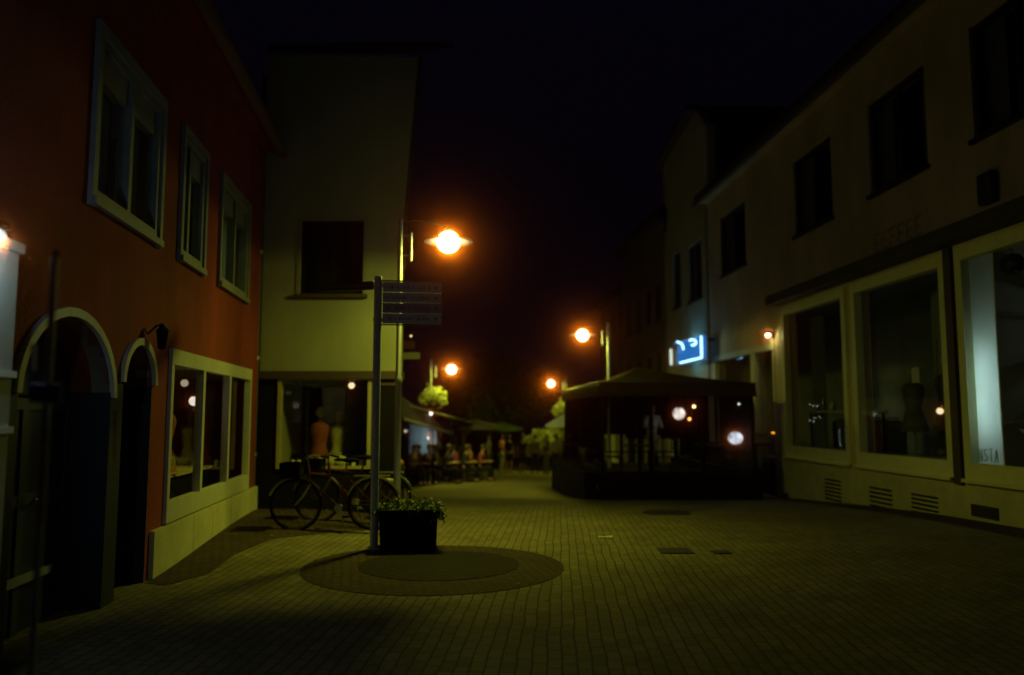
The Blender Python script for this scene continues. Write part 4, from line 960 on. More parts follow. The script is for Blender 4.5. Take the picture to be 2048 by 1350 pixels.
# ------------------------------------------------------------------ planter
c = G(820, 10.15); c.z = 0
pt = thing('planter', 'black box planter full of low green plants beside the signpost', 'planter', tuple(c), 0)
FP = Frame((c.x, c.y), (1, .12), 1)
hw = .355; ph = .47
ta = MB()
ta.prism(FP, [(-hw * .95, 0), (hw * .95, 0), (hw, ph), (-hw, ph)], .28, .30)
ta.prism(FP, [(-hw * .95, 0), (hw * .95, 0), (hw, ph), (-hw, ph)], -.30, -.28)
for s_ in (-1, 1): ta.add([FP.p(s_ * hw * .95, w_, 0) for w_ in (-.279, .279)] + [FP.p(s_ * hw, w_, ph) for w_ in (.279, -.279)] + [FP.p(s_ * (hw * .95 - .02), w_, 0) for w_ in (-.279, .279)] + [FP.p(s_ * (hw - .02), w_, ph) for w_ in (.279, -.279)],
                          [(0, 1, 2, 3), (7, 6, 5, 4), (0, 4, 5, 1), (1, 5, 6, 2), (2, 6, 7, 3), (3, 7, 4, 0)])
ta.build('box', M_BLACK, pt)
frame_rect(MB(), FP, -hw - .02, hw + .02, 0, 0, 0, 0, 0)
rm = MB(); rm.fbox(FP, -hw - .025, hw + .025, .285, .33, ph - .03, ph + .03); rm.fbox(FP, -hw - .025, hw + .025, -.33, -.285, ph - .03, ph + .03)
rm.fbox(FP, -hw - .025, -hw + .02, -.284, .284, ph - .028, ph + .028); rm.fbox(FP, hw - .02, hw + .025, -.284, .284, ph - .028, ph + .028); rm.build('rim', M_BLACK, pt, bevel=.006)
MB().fbox(FP, -hw + .02, hw - .02, -.28, .28, ph - .08, ph - .06).build('soil', mat('soil', (.03, .02, .012), 1), pt)
lf = MB(); fl_ = MB()
for i in range(160):
    uu = random.uniform(-hw - .02, hw + .03); ww = random.uniform(-.3, .32); hh = random.uniform(.0, .2) * (1 - abs(uu) / hw * .4)
    base = FP.p(uu, ww, ph - .02)
    for k in range(10): lf.leaf(base + Vector((random.gauss(0, .035), random.gauss(0, .035), hh * k / 10 + random.gauss(0, .012))), .026)
    if i % 15 == 0: fl_.ball(base + Vector((0, 0, hh + .02)), .016, seg=6, rings=4)
for i in range(60):
    base = FP.p(random.uniform(hw - .05, hw + .07), random.uniform(0, .36), ph - random.uniform(-.05, .09))
    for k in range(4): lf.leaf(base + Vector((random.gauss(0, .02), random.gauss(0, .02), random.gauss(0, .02))), .024)
lf.build('foliage', M_LEAF, pt); fl_.build('blossoms', mat('yel_blossom', (.5, .42, .08), .7), pt)

# ------------------------------------------------------------------ bicycle
def bicycle(c, rz, label):
    t = thing('bicycle', label, 'bicycle', tuple(c), 0)
    FBk = Frame((c.x, c.y), (math.cos(rz), math.sin(rz)), 1); zg_ = c.z
    p = lambda u, z, w_=0: FBk.p(u, w_, zg_ + z)
    wr = .345
    for cu in (-.52, .55):
        wh = MB().tube([p(cu + wr * math.cos(a), wr + wr * math.sin(a)) for a in [2 * math.pi * k / 36 for k in range(37)]], .018, 8, False).build('wheel', M_BLACK, t)
        MB().tube([p(cu + (wr - .03) * math.cos(a), wr + (wr - .03) * math.sin(a)) for a in [2 * math.pi * k / 36 for k in range(37)]], .008, 6, False).build('rim', M_IRON, wh)
        s_ = MB()
        for k in range(18): a = k * math.pi / 9; s_.tube([p(cu, wr, .02 * (-1) ** k), p(cu + (wr - .03) * math.cos(a), wr + (wr - .03) * math.sin(a))], .0022, 4)
        s_.tube([p(cu, wr, -.05), p(cu, wr, .05)], .02, 8)
        s_.build('spokes', M_IRON, wh)
        MB().tube([p(cu + (wr + .035) * math.cos(a), wr + (wr + .035) * math.sin(a)) for a in [R(20) + R(140) * k / 14 for k in range(15)]], .018, 6).build('mudguard', mat('chrome', (.35, .33, .3), .3, .9), t)
    fr = MB(); bbx = (.02, .29)
    fr.tube([p(-.34, .78), p(*bbx)], .019, 8); fr.tube([p(-.36, .70), p(.14, .74)], .019, 8)
    fr.v = []; fr.f = []
    st_, hd, bbk = (.16, .80), (-.34, .80), (.07, .30)
    fr.tube([p(*bbk), p(*st_)], .017, 8); fr.tube([p(*bbk), p(-.33, .66)], .02, 8); fr.tube([p(.14, .72), p(-.345, .78)], .017, 8)
    fr.tube([p(-.32, .60), p(-.36, .88)], .022, 8); fr.tube([p(*bbk), p(.55, wr, .05)], .01, 6); fr.tube([p(*bbk), p(.55, wr, -.05)], .01, 6)
    fr.tube([p(.15, .76), p(.55, wr, .05)], .009, 6); fr.tube([p(.15, .76), p(.55, wr, -.05)], .009, 6)
    fr.build('frame', mat('dark_red_enamel', (.10, .02, .015), .3), t)
    fk = MB(); fk.tube([p(-.33, .62, .05), p(-.43, .45, .05), p(-.52, wr, .05)], .011, 6); fk.tube([p(-.33, .62, -.05), p(-.43, .45, -.05), p(-.52, wr, -.05)], .011, 6); fk.tube([p(-.325, .62, -.05), p(-.325, .62, .05)], .014, 6)
    fk.build('fork', mat('chrome', (.6, .6, .6)), t)
    MB().tube([p(-.36, .88), p(-.37, .97), p(-.40, 1.0, .05), p(-.33, 1.02, .22), p(-.2, .99, .29)], .012, 8).tube([p(-.40, 1.0, .05), p(-.40, 1.0, -.05), p(-.33, 1.02, -.22), p(-.2, .99, -.29)], .012, 8).build('handlebar', mat('chrome', (.6, .6, .6)), t)
    for s_ in (-1, 1): MB().tube([p(-.24, 1.0, s_ * .275), p(-.12, .975, s_ * .3)], .017, 8).build('grip', M_BLACK, t)
    MB().tube([p(.16, .79), p(.175, .93)], .013, 8).build('seat_post', mat('chrome', (.6, .6, .6)), t)
    MB().ball(p(.22, .96), .13, 1.0, .55, .28).ball(p(.08, .965), .07, 1.3, .5, .35).build('saddle', M_BLACK, t)
    rk_ = MB()
    for ww in (-.06, -.02, .02, .06): rk_.tube([p(.28, .74, ww), p(.78, .74, ww)], .006, 5)
    for uu in (.3, .52, .76): rk_.tube([p(uu, .742, -.07), p(uu, .742, .07)], .006, 5)
    rk_.tube([p(.7, .74, .06), p(.55, wr, .06)], .006, 5); rk_.tube([p(.7, .74, -.06), p(.55, wr, -.06)], .006, 5)
    rk_.build('luggage_rack', mat('chrome', (.6, .6, .6)), t)
    b_ = MB(); b_.fbox(FBk, -.72, -.45, -.17, .17, zg_ + .72, zg_ + .73)
    for w_ in (-.17, .17): b_.fbox(FBk, -.72, -.45, w_ - .004, w_ + .004, zg_ + .73, zg_ + .93)
    for u_ in (-.72, -.45): b_.fbox(FBk, u_ - .004, u_ + .004, -.166, .166, zg_ + .73, zg_ + .93)
    b_.build('basket', M_BLACK, t)
    MB().tube([p(bbk[0], bbk[1], -.06), p(bbk[0], bbk[1], .06)], .05, 16).build('chainring', M_STEEL, t)
    for s_ in (-1, 1):
        cr = MB().tube([p(bbk[0], bbk[1], s_ * .06), p(bbk[0] + s_ * .12, bbk[1] - s_ * .11, s_ * .07)], .01, 6).build('crank', M_STEEL, t)
        e = p(bbk[0] + s_ * .12, bbk[1] - s_ * .11, s_ * .12); MB().box(e.x - .045, e.x + .045, e.y - .045, e.y + .045, e.z - .012, e.z + .012).build('pedal', M_BLACK, cr)
    l_ = MB().tube([p(-.44, .80), p(-.50, .80)], [.02, .035], 10).build('headlamp', mat('chrome', (.6, .6, .6)), t)
    MB().tube([p(.1, .3, .06), p(.18, .02, .14)], .009, 6).build('kickstand', M_STEEL, t)
    return t
c = G(668, 11.3); c.z = g(c.x, c.y) + .018
bicycle(c + Vector((.02, 0, 0)), .06, 'dark old bicycle parked before the cream house shop window')
c = G(706, 12.1); c.z = g(c.x, c.y) + .018
bicycle(c, -.05, 'second bicycle, half hidden behind the signpost and the nearer bicycle')

# bench behind planter
c = G(790, 13.9 - 1.2)
t = thing('bench', 'low pale topped bench glimpsed behind the planter', 'bench', tuple(c))
zt_ = P(790, 958, 12.7).z
for k in range(3): MB().box(c.x - .25, c.x + .17, c.y - .2 + k * .14, c.y - .08 + k * .14, zt_ - .03, zt_).build('slat', mat('bench_wood', (.5, .42, .22), .4, var=.15), t, bevel=.004)
for s_ in (-.2, .12):
    for q in (-.15, .15): MB().box(c.x + s_ - .02, c.x + s_ + .02, c.y + q - .02, c.y + q + .02, g(c.x, c.y) - .02, zt_ - .031).build('leg', M_IRON, t)

# ------------------------------------------------------------------ pavilion
PN = 18.0; PFAR = 24.7
px_l = P(1198, 762, PN).x; px_r = P(1511, 766, PN).x
FPV = Frame((px_l, PN), (1, 0), 1)
dRx = -.0594
pv = thing('pavilion', 'large terrace pavilion with a brown canvas roof, glass screens and dark base', 'pavilion', tuple(Vector((px_l, PN, g(px_l, PN)))))
ez1 = P(1350, 766, PN).z; ez0 = P(1350, 794, PN).z
W_ = px_r - px_l
def pvp(u, v, z): return Vector((px_l + u + dRx * v, PN + v, z))
D_ = PFAR - PN
pk = P(1296, 734, 21.3); pz = pk.z
cr = MB(); u_pk = W_ * .46; nseg = 12
corners = [(0, 0), (W_, 0), (W_, D_), (0, D_)]
apexes = pvp(u_pk, D_ * .5, pz)
# sagging canvas panels between eave and apex
for (a, b) in zip(corners, corners[1:] + corners[:1]):
    rows = 8; grid = []
    for i in range(rows + 1):
        row = []
        for j in range(nseg + 1):
            e = Vector((a[0] + (b[0] - a[0]) * j / nseg, a[1] + (b[1] - a[1]) * j / nseg)); s_ = i / rows
            q = pvp(e.x, e.y, ez1) * (1 - s_) + apexes * s_
            q.z -= .10 * math.sin(math.pi * s_) * math.sin(math.pi * j / nseg) + .05 * math.sin(math.pi * s_)
            row.append(q)
        grid.append(row)
    n0 = len(cr.v); cr.v += [q for r_ in grid for q in r_]
    for i in range(rows):
        for j in range(nseg): cr.f.append((n0 + i * (nseg + 1) + j, n0 + i * (nseg + 1) + j + 1, n0 + (i + 1) * (nseg + 1) + j + 1, n0 + (i + 1) * (nseg + 1) + j))
cr.sm = True
o = cr.build('canopy', M_CANVAS, pv); sd = o.modifiers.new('thick', 'SOLIDIFY'); sd.thickness = .015
va = MB()
for (a, b) in zip(corners, corners[1:] + corners[:1]):
    n = 48; n0 = len(va.v)
    for j in range(n + 1):
        s_ = j / n; e = Vector((a[0] + (b[0] - a[0]) * s_, a[1] + (b[1] - a[1]) * s_)); sc_w = .015 * math.sin(j * 1.3)
        nn = Vector((e.x - W_ / 2, e.y - D_ / 2)).normalized() * (.02 + sc_w)
        sag = .05 * abs(math.sin(s_ * math.pi * 8))
        va.v += [pvp(e.x, e.y, ez1 + .01), pvp(e.x + nn.x, e.y + nn.y, ez0 + .03 - .03 + sag * .6)]
    for j in range(n): va.f.append((n0 + 2 * j, n0 + 2 * j + 2, n0 + 2 * j + 3, n0 + 2 * j + 1))
va.sm = True
o = va.build('valance', mat('brown_valance', (.07, .045, .022), .9, var=.12, vscale=3, bump=.2), pv); sd = o.modifiers.new('thick', 'SOLIDIFY'); sd.thickness = .01
MB().tube([pvp(0, 0, ez1 - .01), pvp(0, D_, ez1 - .01)], .055, 8).build('edge_rail', mat('pale_edge', (.85, .82, .5), .5), pv)  # left eave edge painted pale, lamplight put into its colour
post_xy = [(.08, .08), (W_ / 3, .08), (W_ * 2 / 3, .08), (W_ - .08, .08), (.08, D_ / 2), (.08, D_ - .08), (W_ / 2, D_ - .08), (W_ - .08, D_ - .08)]
for (a, b) in post_xy:
    q = pvp(a, b, 0); MB().box(q.x - .04, q.x + .04, q.y - .04, q.y + .04, g(q.x, q.y) - .05, ez1 - .02).build('post', M_BLACK, pv)
q = pvp(u_pk, D_ / 2, 0); MB().tube([(q.x, q.y, g(q.x, q.y)), (q.x, q.y, pz - .03)], .05, 12).build('mast', M_BLACK, pv)
# base boxes
bz = P(1400, 946, PN).z
bl = px_l - P(1135, 980, PN).x
def base(u0, u1, v0, v1, nm='base'):
    vs = []
    for z_f in (0, 1):
        for (a, b) in ((u0, v0), (u1, v0), (u1, v1), (u0, v1)):
            q = pvp(a, b, 0); vs.append((q.x, q.y, (bz if z_f else g(q.x, q.y) - .1)))
    return MB().add(vs, [(3, 2, 1, 0), (4, 5, 6, 7), (0, 1, 5, 4), (1, 2, 6, 5), (2, 3, 7, 6), (3, 0, 4, 7)]).build(nm, M_BLACK, pv, bevel=.01)
base(-.05, W_, -.25, .02); base(-.35, -.06, .03, D_); base(W_ - .25, W_ + .0, .03, D_)
DK = .20
dk = MB(); dk.add([pvp(-.05, .03, DK), pvp(W_ - .02, .03, DK), pvp(W_ - .02, D_, DK), pvp(-.05, D_, DK), pvp(-.05, .03, DK - .12), pvp(W_ - .02, .03, DK - .12), pvp(W_ - .02, D_, DK - .12), pvp(-.05, D_, DK - .12)],
       [(0, 1, 2, 3), (7, 6, 5, 4), (0, 4, 5, 1), (1, 5, 6, 2), (2, 6, 7, 3), (3, 7, 4, 0)]); dk.build('deck', mat('deck_boards', (.05, .035, .025), .8, var=.3, vscale=6), pv)
# glass screens
top_s = P(1400, 902, PN).z
for k in range(3):
    a, b = W_ / 3 * k + .06, W_ / 3 * (k + 1) - .06
    f = frame_rect(MB(), FPV, a, b, bz + .001, top_s, .03, .02, .06).build('screen', M_BLACK, pv)
    pane(FPV, a + .03, b - .03, bz + .03, top_s - .03, .04, f)
for k in range(2):
    a, b = D_ / 2 * k + .1, D_ / 2 * (k + 1) - .1
    F_ = Frame((pvp(.02, 0, 0).x, PN), (dRx, 1), -1)
    f = frame_rect(MB(), F_, a, b, bz + .001, top_s, .03, .02, .06).build('screen', M_BLACK, pv)
    pane(F_, a + .03, b - .03, bz + .03, top_s - .03, .04, f)

zc0 = P(1240, 869, PFAR).z
MB().add([pvp(.1, D_ - .12, zc0), pvp(W_ - .1, D_ - .12, zc0), pvp(W_ - .1, D_ - .12, ez1 - .02), pvp(.1, D_ - .12, ez1 - .02), pvp(.1, D_ - .14, zc0), pvp(W_ - .1, D_ - .14, zc0), pvp(W_ - .1, D_ - .14, ez1 - .02), pvp(.1, D_ - .14, ez1 - .02)],
         [(0, 1, 2, 3), (7, 6, 5, 4), (0, 4, 5, 1), (1, 5, 6, 2), (2, 6, 7, 3), (3, 7, 4, 0)]).build('rear_curtain', M_DARK, pv)
m_ = MB(); k = 60; n0 = 0
for i in range(k + 1):
    v_ = .15 + (D_ - .35) * i / k; dx = .03 * math.sin(i * 1.7)
    m_.v += [pvp(W_ - .03 + dx, v_, bz + .02), pvp(W_ - .03 + dx, v_, ez1 - .03)]
m_.f = [(2 * i, 2 * i + 2, 2 * i + 3, 2 * i + 1) for i in range(k)]
m_.build('side_curtain', M_DARK, pv)
m_ = MB(); k = 60
for i in range(k + 1):
    u_ = W_ * .40 + (W_ * .56) * i / k; dy = .03 * math.sin(i * 1.9)
    m_.v += [pvp(u_, D_ * .62 + dy, 1.0), pvp(u_, D_ * .62 + dy, ez1 - .03)]
m_.f = [(2 * i, 2 * i + 2, 2 * i + 3, 2 * i + 1) for i in range(k)]
m_.build('middle_curtain', M_DARK, pv)
for (p0, p1) in ((1417, 1431), (1434, 1447)):
    a, b = P(p0, 810, 20.6), P(p1, 884, 20.6); m_ = MB(); k = 10
    for i in range(k + 1):
        x_ = a.x + (b.x - a.x) * i / k; y_ = 20.6 + .02 * math.sin(i * 2)
        m_.v += [Vector((x_, y_, b.z)), Vector((x_, y_, ez1 - .03))]
    m_.f = [(2 * i, 2 * i + 2, 2 * i + 3, 2 * i + 1) for i in range(k)]
    m_.build('drape', mat('pale_drape', (.35, .34, .25), .9), pv)

# lamps in the pavilion
c = P(1358, 827, 19.6); hang_lamp(c, ez1 - c.z - .1, .15, emit_uneven('white_globe_glow', (.95, .93, .85), .75), 4, (1, .95, .7), 'white globe lamp hanging in the middle of the pavilion')
c = P(1471, 876, 18.5)
t = thing('lantern', 'large bluish white globe lantern on a stand at the right end of the pavilion', 'lamp', tuple(c))
MB().ball(c, .16, 1.05, 1, .9, 20, 12).build('globe', emit_uneven('blue_white_glow', (.70, .86, 1.0), .72), t)
MB().lathe(c, [(0, DK - c.z), (.14, DK - c.z), (.14, DK - c.z + .03), (.02, DK - c.z + .05), (.02, -.2), (.06, -.18), (0, -.17)], 16).build('stand', M_BLACK, t)
point('light', (0, 0, 0), 3.5, (.6, .8, 1), .2, t)
for i, (px, py) in enumerate(((1388, 813), (1379, 838))):
    c = P(px, py, 20.2); hang_lamp(c, max(.1, ez1 - c.z), .04, emit('tiny_warm%d' % i, (1, .8 - .3 * i, .3 - .2 * i), 4.0 - i), 0, (1, 1, 1), ['tiny yellow lamp up behind the white globe in the pavilion', 'tiny amber lamp just right of the white globe in the pavilion'][i])
random.seed(3)
sl = thing('fairy_lights', 'short string of tiny white lights at the right end under the pavilion roof', 'lights', tuple(P(1490, 815, 19)))
pts = [P(1478, 808, 19), P(1488, 812, 19), P(1496, 811, 19), P(1503, 809, 19)]; pts2 = [P(1484, 834, 19), P(1494, 836, 19), P(1498, 843, 19), P(1504, 841, 19)]
MB().tube(pts, .005, 5).tube(pts2, .005, 5).build('wire', M_BLACK, sl)
for q in pts + pts2: MB().ball(q, .022, seg=8, rings=6).build('bulb', emit('tiny_white', (.8, .9, .85), 2.2) if 'tiny_white' not in bpy.data.materials else bpy.data.materials['tiny_white'], sl)

# ------------------------------------------------------------------ furniture
def make_chair():
    t = thing('cafe_chair', '', 'chair', (0, 0, 0), 0, 'cafe chairs on the terraces')
    MB().box(-.21, .21, -.2, .2, .43, .455).build('seat', M_BROWN, t, bevel=.008)
    b = MB()
    for z in (.62, .72, .82): b.box(-.2, .2, .19, .21, z, z + .06)
    b.build('backrest', M_BROWN, t)
    for x in (-.19, .19):
        for y in (-.18, .2): MB().tube([(x, y, 0), (x, y * .98, .43 if y < 0 else .9)], .013, 6).build('leg', M_BLACK, t)
    return t
def make_table():
    t = thing('cafe_table', '', 'table', (0, 0, 0), 0, 'cafe tables on the terraces')
    MB().lathe((0, 0, 0), [(0, .70), (.38, .70), (.39, .715), (.38, .73), (0, .73)], 24).build('tabletop', mat('table_wood', (.05, .035, .02), .85), t)
    MB().lathe((0, 0, 0), [(0, 0), (.22, 0), (.22, .02), (.03, .05), (.025, .70), (0, .70)], 16).build('leg', M_BLACK, t)
    return t
chair0 = make_chair(); table0 = make_table(); used = {}
def place(o, key, loc, rz, label):
    if key not in used: used[key] = 1; o.location = loc; o.rotation_euler = (0, 0, rz); o['label'] = label; return o
    return copy_tree(o, None, loc, rz, label)

# ------------------------------------------------------------------ people
def skin_mesh(name, verts, edges, radii, m, parent, root=0, sub=1):
    me = bpy.data.meshes.new(name); me.from_pydata([tuple(v) for v in verts], edges, []); me.update()
    o = bpy.data.objects.new(name, me); COL.objects.link(o); o.parent = parent
    o.modifiers.new('skin', 'SKIN')
    if not me.skin_vertices:
        return o
    for i, r_ in enumerate(radii):
        d = me.skin_vertices[0].data[i]; d.radius = r_ if isinstance(r_, tuple) else (r_, r_); d.use_root = (i == root)
    s_ = o.modifiers.new('sub', 'SUBSURF'); s_.levels = sub; s_.render_levels = sub
    me.materials.append(m)
    o.modifiers['skin'].use_smooth_shade = True
    return o
def person(loc, rz, label, top, bottom, pose='stand', dress=False, shorts=False, hair=None, lean=0, h=1.0, arm=0, longhair=False, grp=None):
    t = thing('person', label, 'person', tuple(loc), rz, grp); t.scale = (h, h, h)
    sit = pose == 'sit'; pz_ = .50 if sit else .93; up = pz_ - .93
    V = []; E = []; Rr = []
    def v(p_, r_, prev=None):
        V.append(Vector(p_)); Rr.append(r_); i = len(V) - 1
        if prev is not None: E.append((prev, i))
        return i
    ln = lambda z: -lean * max(0, z - pz_)          # forward is -y
    T = lambda x, y, z: (x, y + ln(z + up), z + up)
    pel = v((0, 0, pz_), (.15, .11)); sp1 = v(T(0, 0, 1.12), (.125, .095), pel); ch = v(T(0, 0, 1.33), (.155, .11), sp1)
    nb_ = v(T(0, .01, 1.46), (.08, .07), ch); nk = v(T(0, 0, 1.52), (.052, .052), nb_); hd0 = v(T(0, -.015, 1.585), (.068, .075), nk); hd = v(T(0, -.02, 1.66), (.078, .092), hd0); tp = v(T(0, -.01, 1.735), (.055, .065), hd)
    arms = []
    for s_ in (-1, 1):
        sh_ = v(T(s_ * .17, .0, 1.42), (.058, .058), ch)
        if sit or arm == 1: el = v(T(s_ * .24, -.06, 1.14), (.043, .043), sh_); wr_ = v(T(s_ * .14, -.30, 1.16), (.03, .03), el); dirv = Vector((-s_ * .3, -.95, .0)).normalized()
        elif arm == 2 and s_ > 0: el = v(T(s_ * .27, -.05, 1.16), (.043, .043), sh_); wr_ = v(T(s_ * .22, -.22, 1.36), (.03, .03), el); dirv = Vector((-.1, -.3, .9)).normalized()
        else: el = v(T(s_ * .225, .02, 1.13), (.043, .043), sh_); wr_ = v(T(s_ * .245, -.05, .89), (.03, .03), el); dirv = Vector((0, -.15, -1)).normalized()
        pm = V[wr_] + dirv * .06; pi = v(pm, (.034, .016), wr_)
        side = dirv.cross(Vector((0, 1, 0)) if abs(dirv.y) < .8 else Vector((0, 0, 1))).normalized()
        for k in range(4):
            b_ = v(pm + dirv * .035 + side * (.024 * (k - 1.5) * .8), .0095, pi)
            f1 = v(V[b_] + dirv * (.034 + .004 * (k in (1, 2))) + Vector((0, -.006, 0)), .0085, b_); v(V[f1] + dirv * .025 + Vector((0, -.014, 0)), .0075, f1)
        th = v(pm + side * .035 * (-s_) + dirv * -.005, .011, pi); v(V[th] + dirv * .03 + side * .012 * (-s_), .009, th)
        arms.append((sh_, el, wr_))
    legs = []
    for s_ in (-1, 1):
        hp = v((s_ * .085, 0, pz_ - .06), (.085, .085), pel)
        if sit: kn = v((s_ * .11, -.42, .50), (.06, .06), hp); an = v((s_ * .11, -.40, .10), (.04, .04), kn)
        else: kn = v((s_ * .10, -.02 + s_ * .03, .50), (.058, .058), hp); cf = v((s_ * .105, .01 + s_ * .03, .36), (.052, .052), kn); an = v((s_ * .11, .03 + s_ * .03, .09), (.037, .037), cf)
        he = v(V[an] + Vector((0, .02, -.05)), (.036, .03), an); to = v(V[an] + Vector((s_ * .02, -.16, -.06)), (.04, .025), an)
        legs.append((hp, kn, an, to))
    body = skin_mesh('body', V, E, Rr, M_SKIN, t)
    # face: nose, eyes, ears
    hc = V[hd]; fc = MB(); fc.ball(hc + Vector((0, -.098, -.015)), .015, .8, 1, 1.3, 8, 6)
    for s_ in (-1, 1): fc.ball(hc + Vector((s_ * .083, .01, -.01)), .022, .35, .8, 1.2, 8, 6)
    fo = fc.build('face', M_SKIN); fo.parent = t
    ey = MB()
    for s_ in (-1, 1): ey.ball(hc + Vector((s_ * .032, -.088, .012)), .009, seg=8, rings=5)
    eo = ey.build('eyes', M_BLACK); eo.parent = t
    hm = MB(); hm.ball(hc + Vector((0, .018, .03)), .108, .88, 1.02, .95, 16, 10, .04)
    hm.v = [q if not (q.y < hc.y - .055 and q.z < hc.z + .055) else Vector((q.x, hc.y - .05, max(q.z, hc.z + .03))) for q in hm.v]
    if longhair: hm.ball(hc + Vector((0, .07, -.08)), .09, .95, .5, 1.7, 12, 8, .04)
    ho = hm.build('hair', hair or M_HAIR); ho.parent = t
    # clothes
    inf = lambda r_, d: (r_[0] + d, r_[1] + d)
    cv = [V[pel] + Vector((0, 0, -.02)), V[sp1], V[ch], V[nb_] + Vector((0, 0, -.02))]; ce = [(0, 1), (1, 2), (2, 3)]; crr = [inf(Rr[pel], .012), inf(Rr[sp1], .02), inf(Rr[ch], .016), (.085, .075)]
    for (a, b, c_) in arms:
        i = len(cv); mid = V[a] * .25 + V[b] * .75; cv += [V[a], mid]; ce += [(2, i), (i, i + 1)]; crr += [(.07, .07), (.06, .06)]
        if arm != 0 or sit: cv.append(V[b] * .6 + V[c_] * .4); ce.append((i + 1, len(cv) - 1)); crr.append((.048, .048))
    skin_mesh('shirt', cv, ce, crr, top, t, 0)
    if dress:
        hz = pz_ - .02; d_ = MB().lathe((0, 0, 0), [(.155, hz + .06), (.175, hz - .05), (.2, hz - .2), (.215, hz - .38), (.20, hz - .38), (.16, hz - .2)], 20); do = d_.build('skirt', bottom); do.parent = t
    else:
        cv = [V[pel] + Vector((0, 0, .02))]; ce = []; crr = [(.158, .118)]
        for (a, b, c_, _) in legs:
            i = len(cv); end = V[b] * .9 + V[a] * .1 if shorts else V[c_] + Vector((0, 0, .0))
            cv += [V[a]] + ([] if shorts else [V[b]]) + [end]; ce += [(0, i), (i, i + 1)] + ([] if shorts else [(i + 1, i + 2)]); crr += [(.10, .10)] + ([] if shorts else [(.072, .072)]) + [(.078, .078) if shorts else (.055, .055)]
        skin_mesh('trousers', cv, ce, crr, bottom, t, 0)
    for (_, _, an, to) in legs:
        so = MB().ball((V[an] + V[to]) / 2 + Vector((0, .02, -.02)), .06, .75, 1.9, .6, 12, 8).build('shoe', M_DARK); so.parent = t
    return t
def cl(name, c): return mat('cloth_' + name, c, .9, var=.1, vscale=10)
WHITEC, BLKC, REDC, PALEC, ORGC, GRNC, BLUC, BRNC = cl('white', (.55, .55, .48)), cl('black', (.01, .01, .012)), cl('red', (.30, .05, .03)), cl('pale', (.42, .42, .25)), cl('orange', (.42, .14, .05)), cl('green', (.18, .22, .12)), cl('navy', (.02, .025, .05)), cl('brown', (.10, .06, .04))
YP = 36.5
for (px, rz, lab, tp_, bt, kw) in (
    (1003, .9, 'standing person in an orange red top and pale trousers, leftmost of the street group', ORGC, PALEC, dict(arm=1)),
    (1018, 2.6, 'standing person in black with bare calves, second from left in the street', BLKC, BLKC, dict(shorts=True, h=.98)),
    (1045, .3, 'standing person in black top and skirt with bare legs, mid street group', BLKC, BLKC, dict(dress=True, longhair=True)),
    (1070, -.5, 'standing person in a pale green top and dark trousers, fourth in the group', GRNC, BLUC, dict(arm=0)),
    (1093, -1.2, 'standing person in dark clothes holding one arm up, rightmost of the street group', BLUC, GRNC, dict(arm=2))):
    c = G(px, YP + random.uniform(-.4, .6)); c.z += .02
    person(c, rz, lab, tp_, bt, grp='people standing in the street', **kw)
for (px, Y, rz, lab, tp_, bt, kw) in (
    (872, 33.5, .4, 'standing person in a white shirt behind the seated people on the left terrace', WHITEC, BLKC, dict(arm=1)),
    (912, 35.0, -.8, 'standing person in navy at the back of the left terrace', BLUC, BLKC, dict()),
    (978, 33.8, 1.4, 'standing person in pale clothes walking past the end of the terrace', PALEC, BRNC, dict()),
    (1112, 35.2, -.6, 'standing person in a pale top near the pole of the white parasol', PALEC, BLUC, dict(longhair=True))):
    c = G(px, Y); c.z += .02
    person(c, rz, lab, tp_, bt, grp='people standing in the street', **kw)
# person with white shirt in the pavilion
c = G(1304, 20.3); c.z = DK + .02
person(c, .25, 'person in a white shirt and pale trousers standing inside the pavilion', WHITEC, cl('grey', (.28, .28, .24)), arm=1, h=.97)
# seated crowd on left terrace
seats = [(826, 26.5, 1.0, BRNC, 'brown top nearest the corner of the cream house'), (842, 28.5, -1.2, REDC, 'red top under the near awning'), (858, 27.2, .4, BLKC, 'black top below the bluish lamp'),
         (876, 29.5, -1.6, PALEC, 'pale top under the awning edge'), (893, 27.8, 1.3, BLKC, 'black top beside the person in pale'), (912, 30.5, -1.0, REDC, 'dark red top at the middle table'),
         (930, 29.0, 1.4, BLUC, 'navy top in the middle of the terrace'), (944, 31.0, -1.3, ORGC, 'orange top near the right end of the terrace'), (962, 30.0, 1.2, REDC, 'red top at the right end of the terrace')]
for i, (px, Y, rz, c_, lab) in enumerate(seats):
    c = G(px, Y)
    person(c, rz, 'seated person in a ' + lab, c_, BLUC if i % 2 else BLKC, pose='sit', lean=.12, grp='people seated on the left terrace', longhair=i % 3 == 0)
    place(chair0, 'c', c, rz, 'cafe chair of the sitter in a ' + lab)
for i, (px, Y, w_) in enumerate(((834, 27.6, 'nearest the cream house'), (868, 28.3, 'below the bluish lamp'), (902, 29.0, 'in the middle of the left terrace'), (936, 29.8, 'near the right end of the left terrace'), (956, 31.4, 'farthest back on the left terrace'))):
    c = G(px, Y); place(table0, 't', c, 0, 'round cafe table ' + w_)
for i, (u, v_, lab) in enumerate(((1.2, 1.5, 'at the left end inside the pavilion'), (3.0, 1.8, 'in the middle inside the pavilion'), (4.4, 2.5, 'at the right end inside the pavilion'))):
    q = pvp(u, v_, 0); q.z = DK; place(table0, 't', q, 0, 'round cafe table ' + lab)
    for k, s_ in enumerate((-1, 1)):
        q2 = q + Vector((s_ * .62, 0, 0)); q2.z = DK; place(chair0, 'c', q2, -s_ * math.pi / 2 , 'cafe chair on the %s side of the table %s' % (['left', 'right'][k], lab))

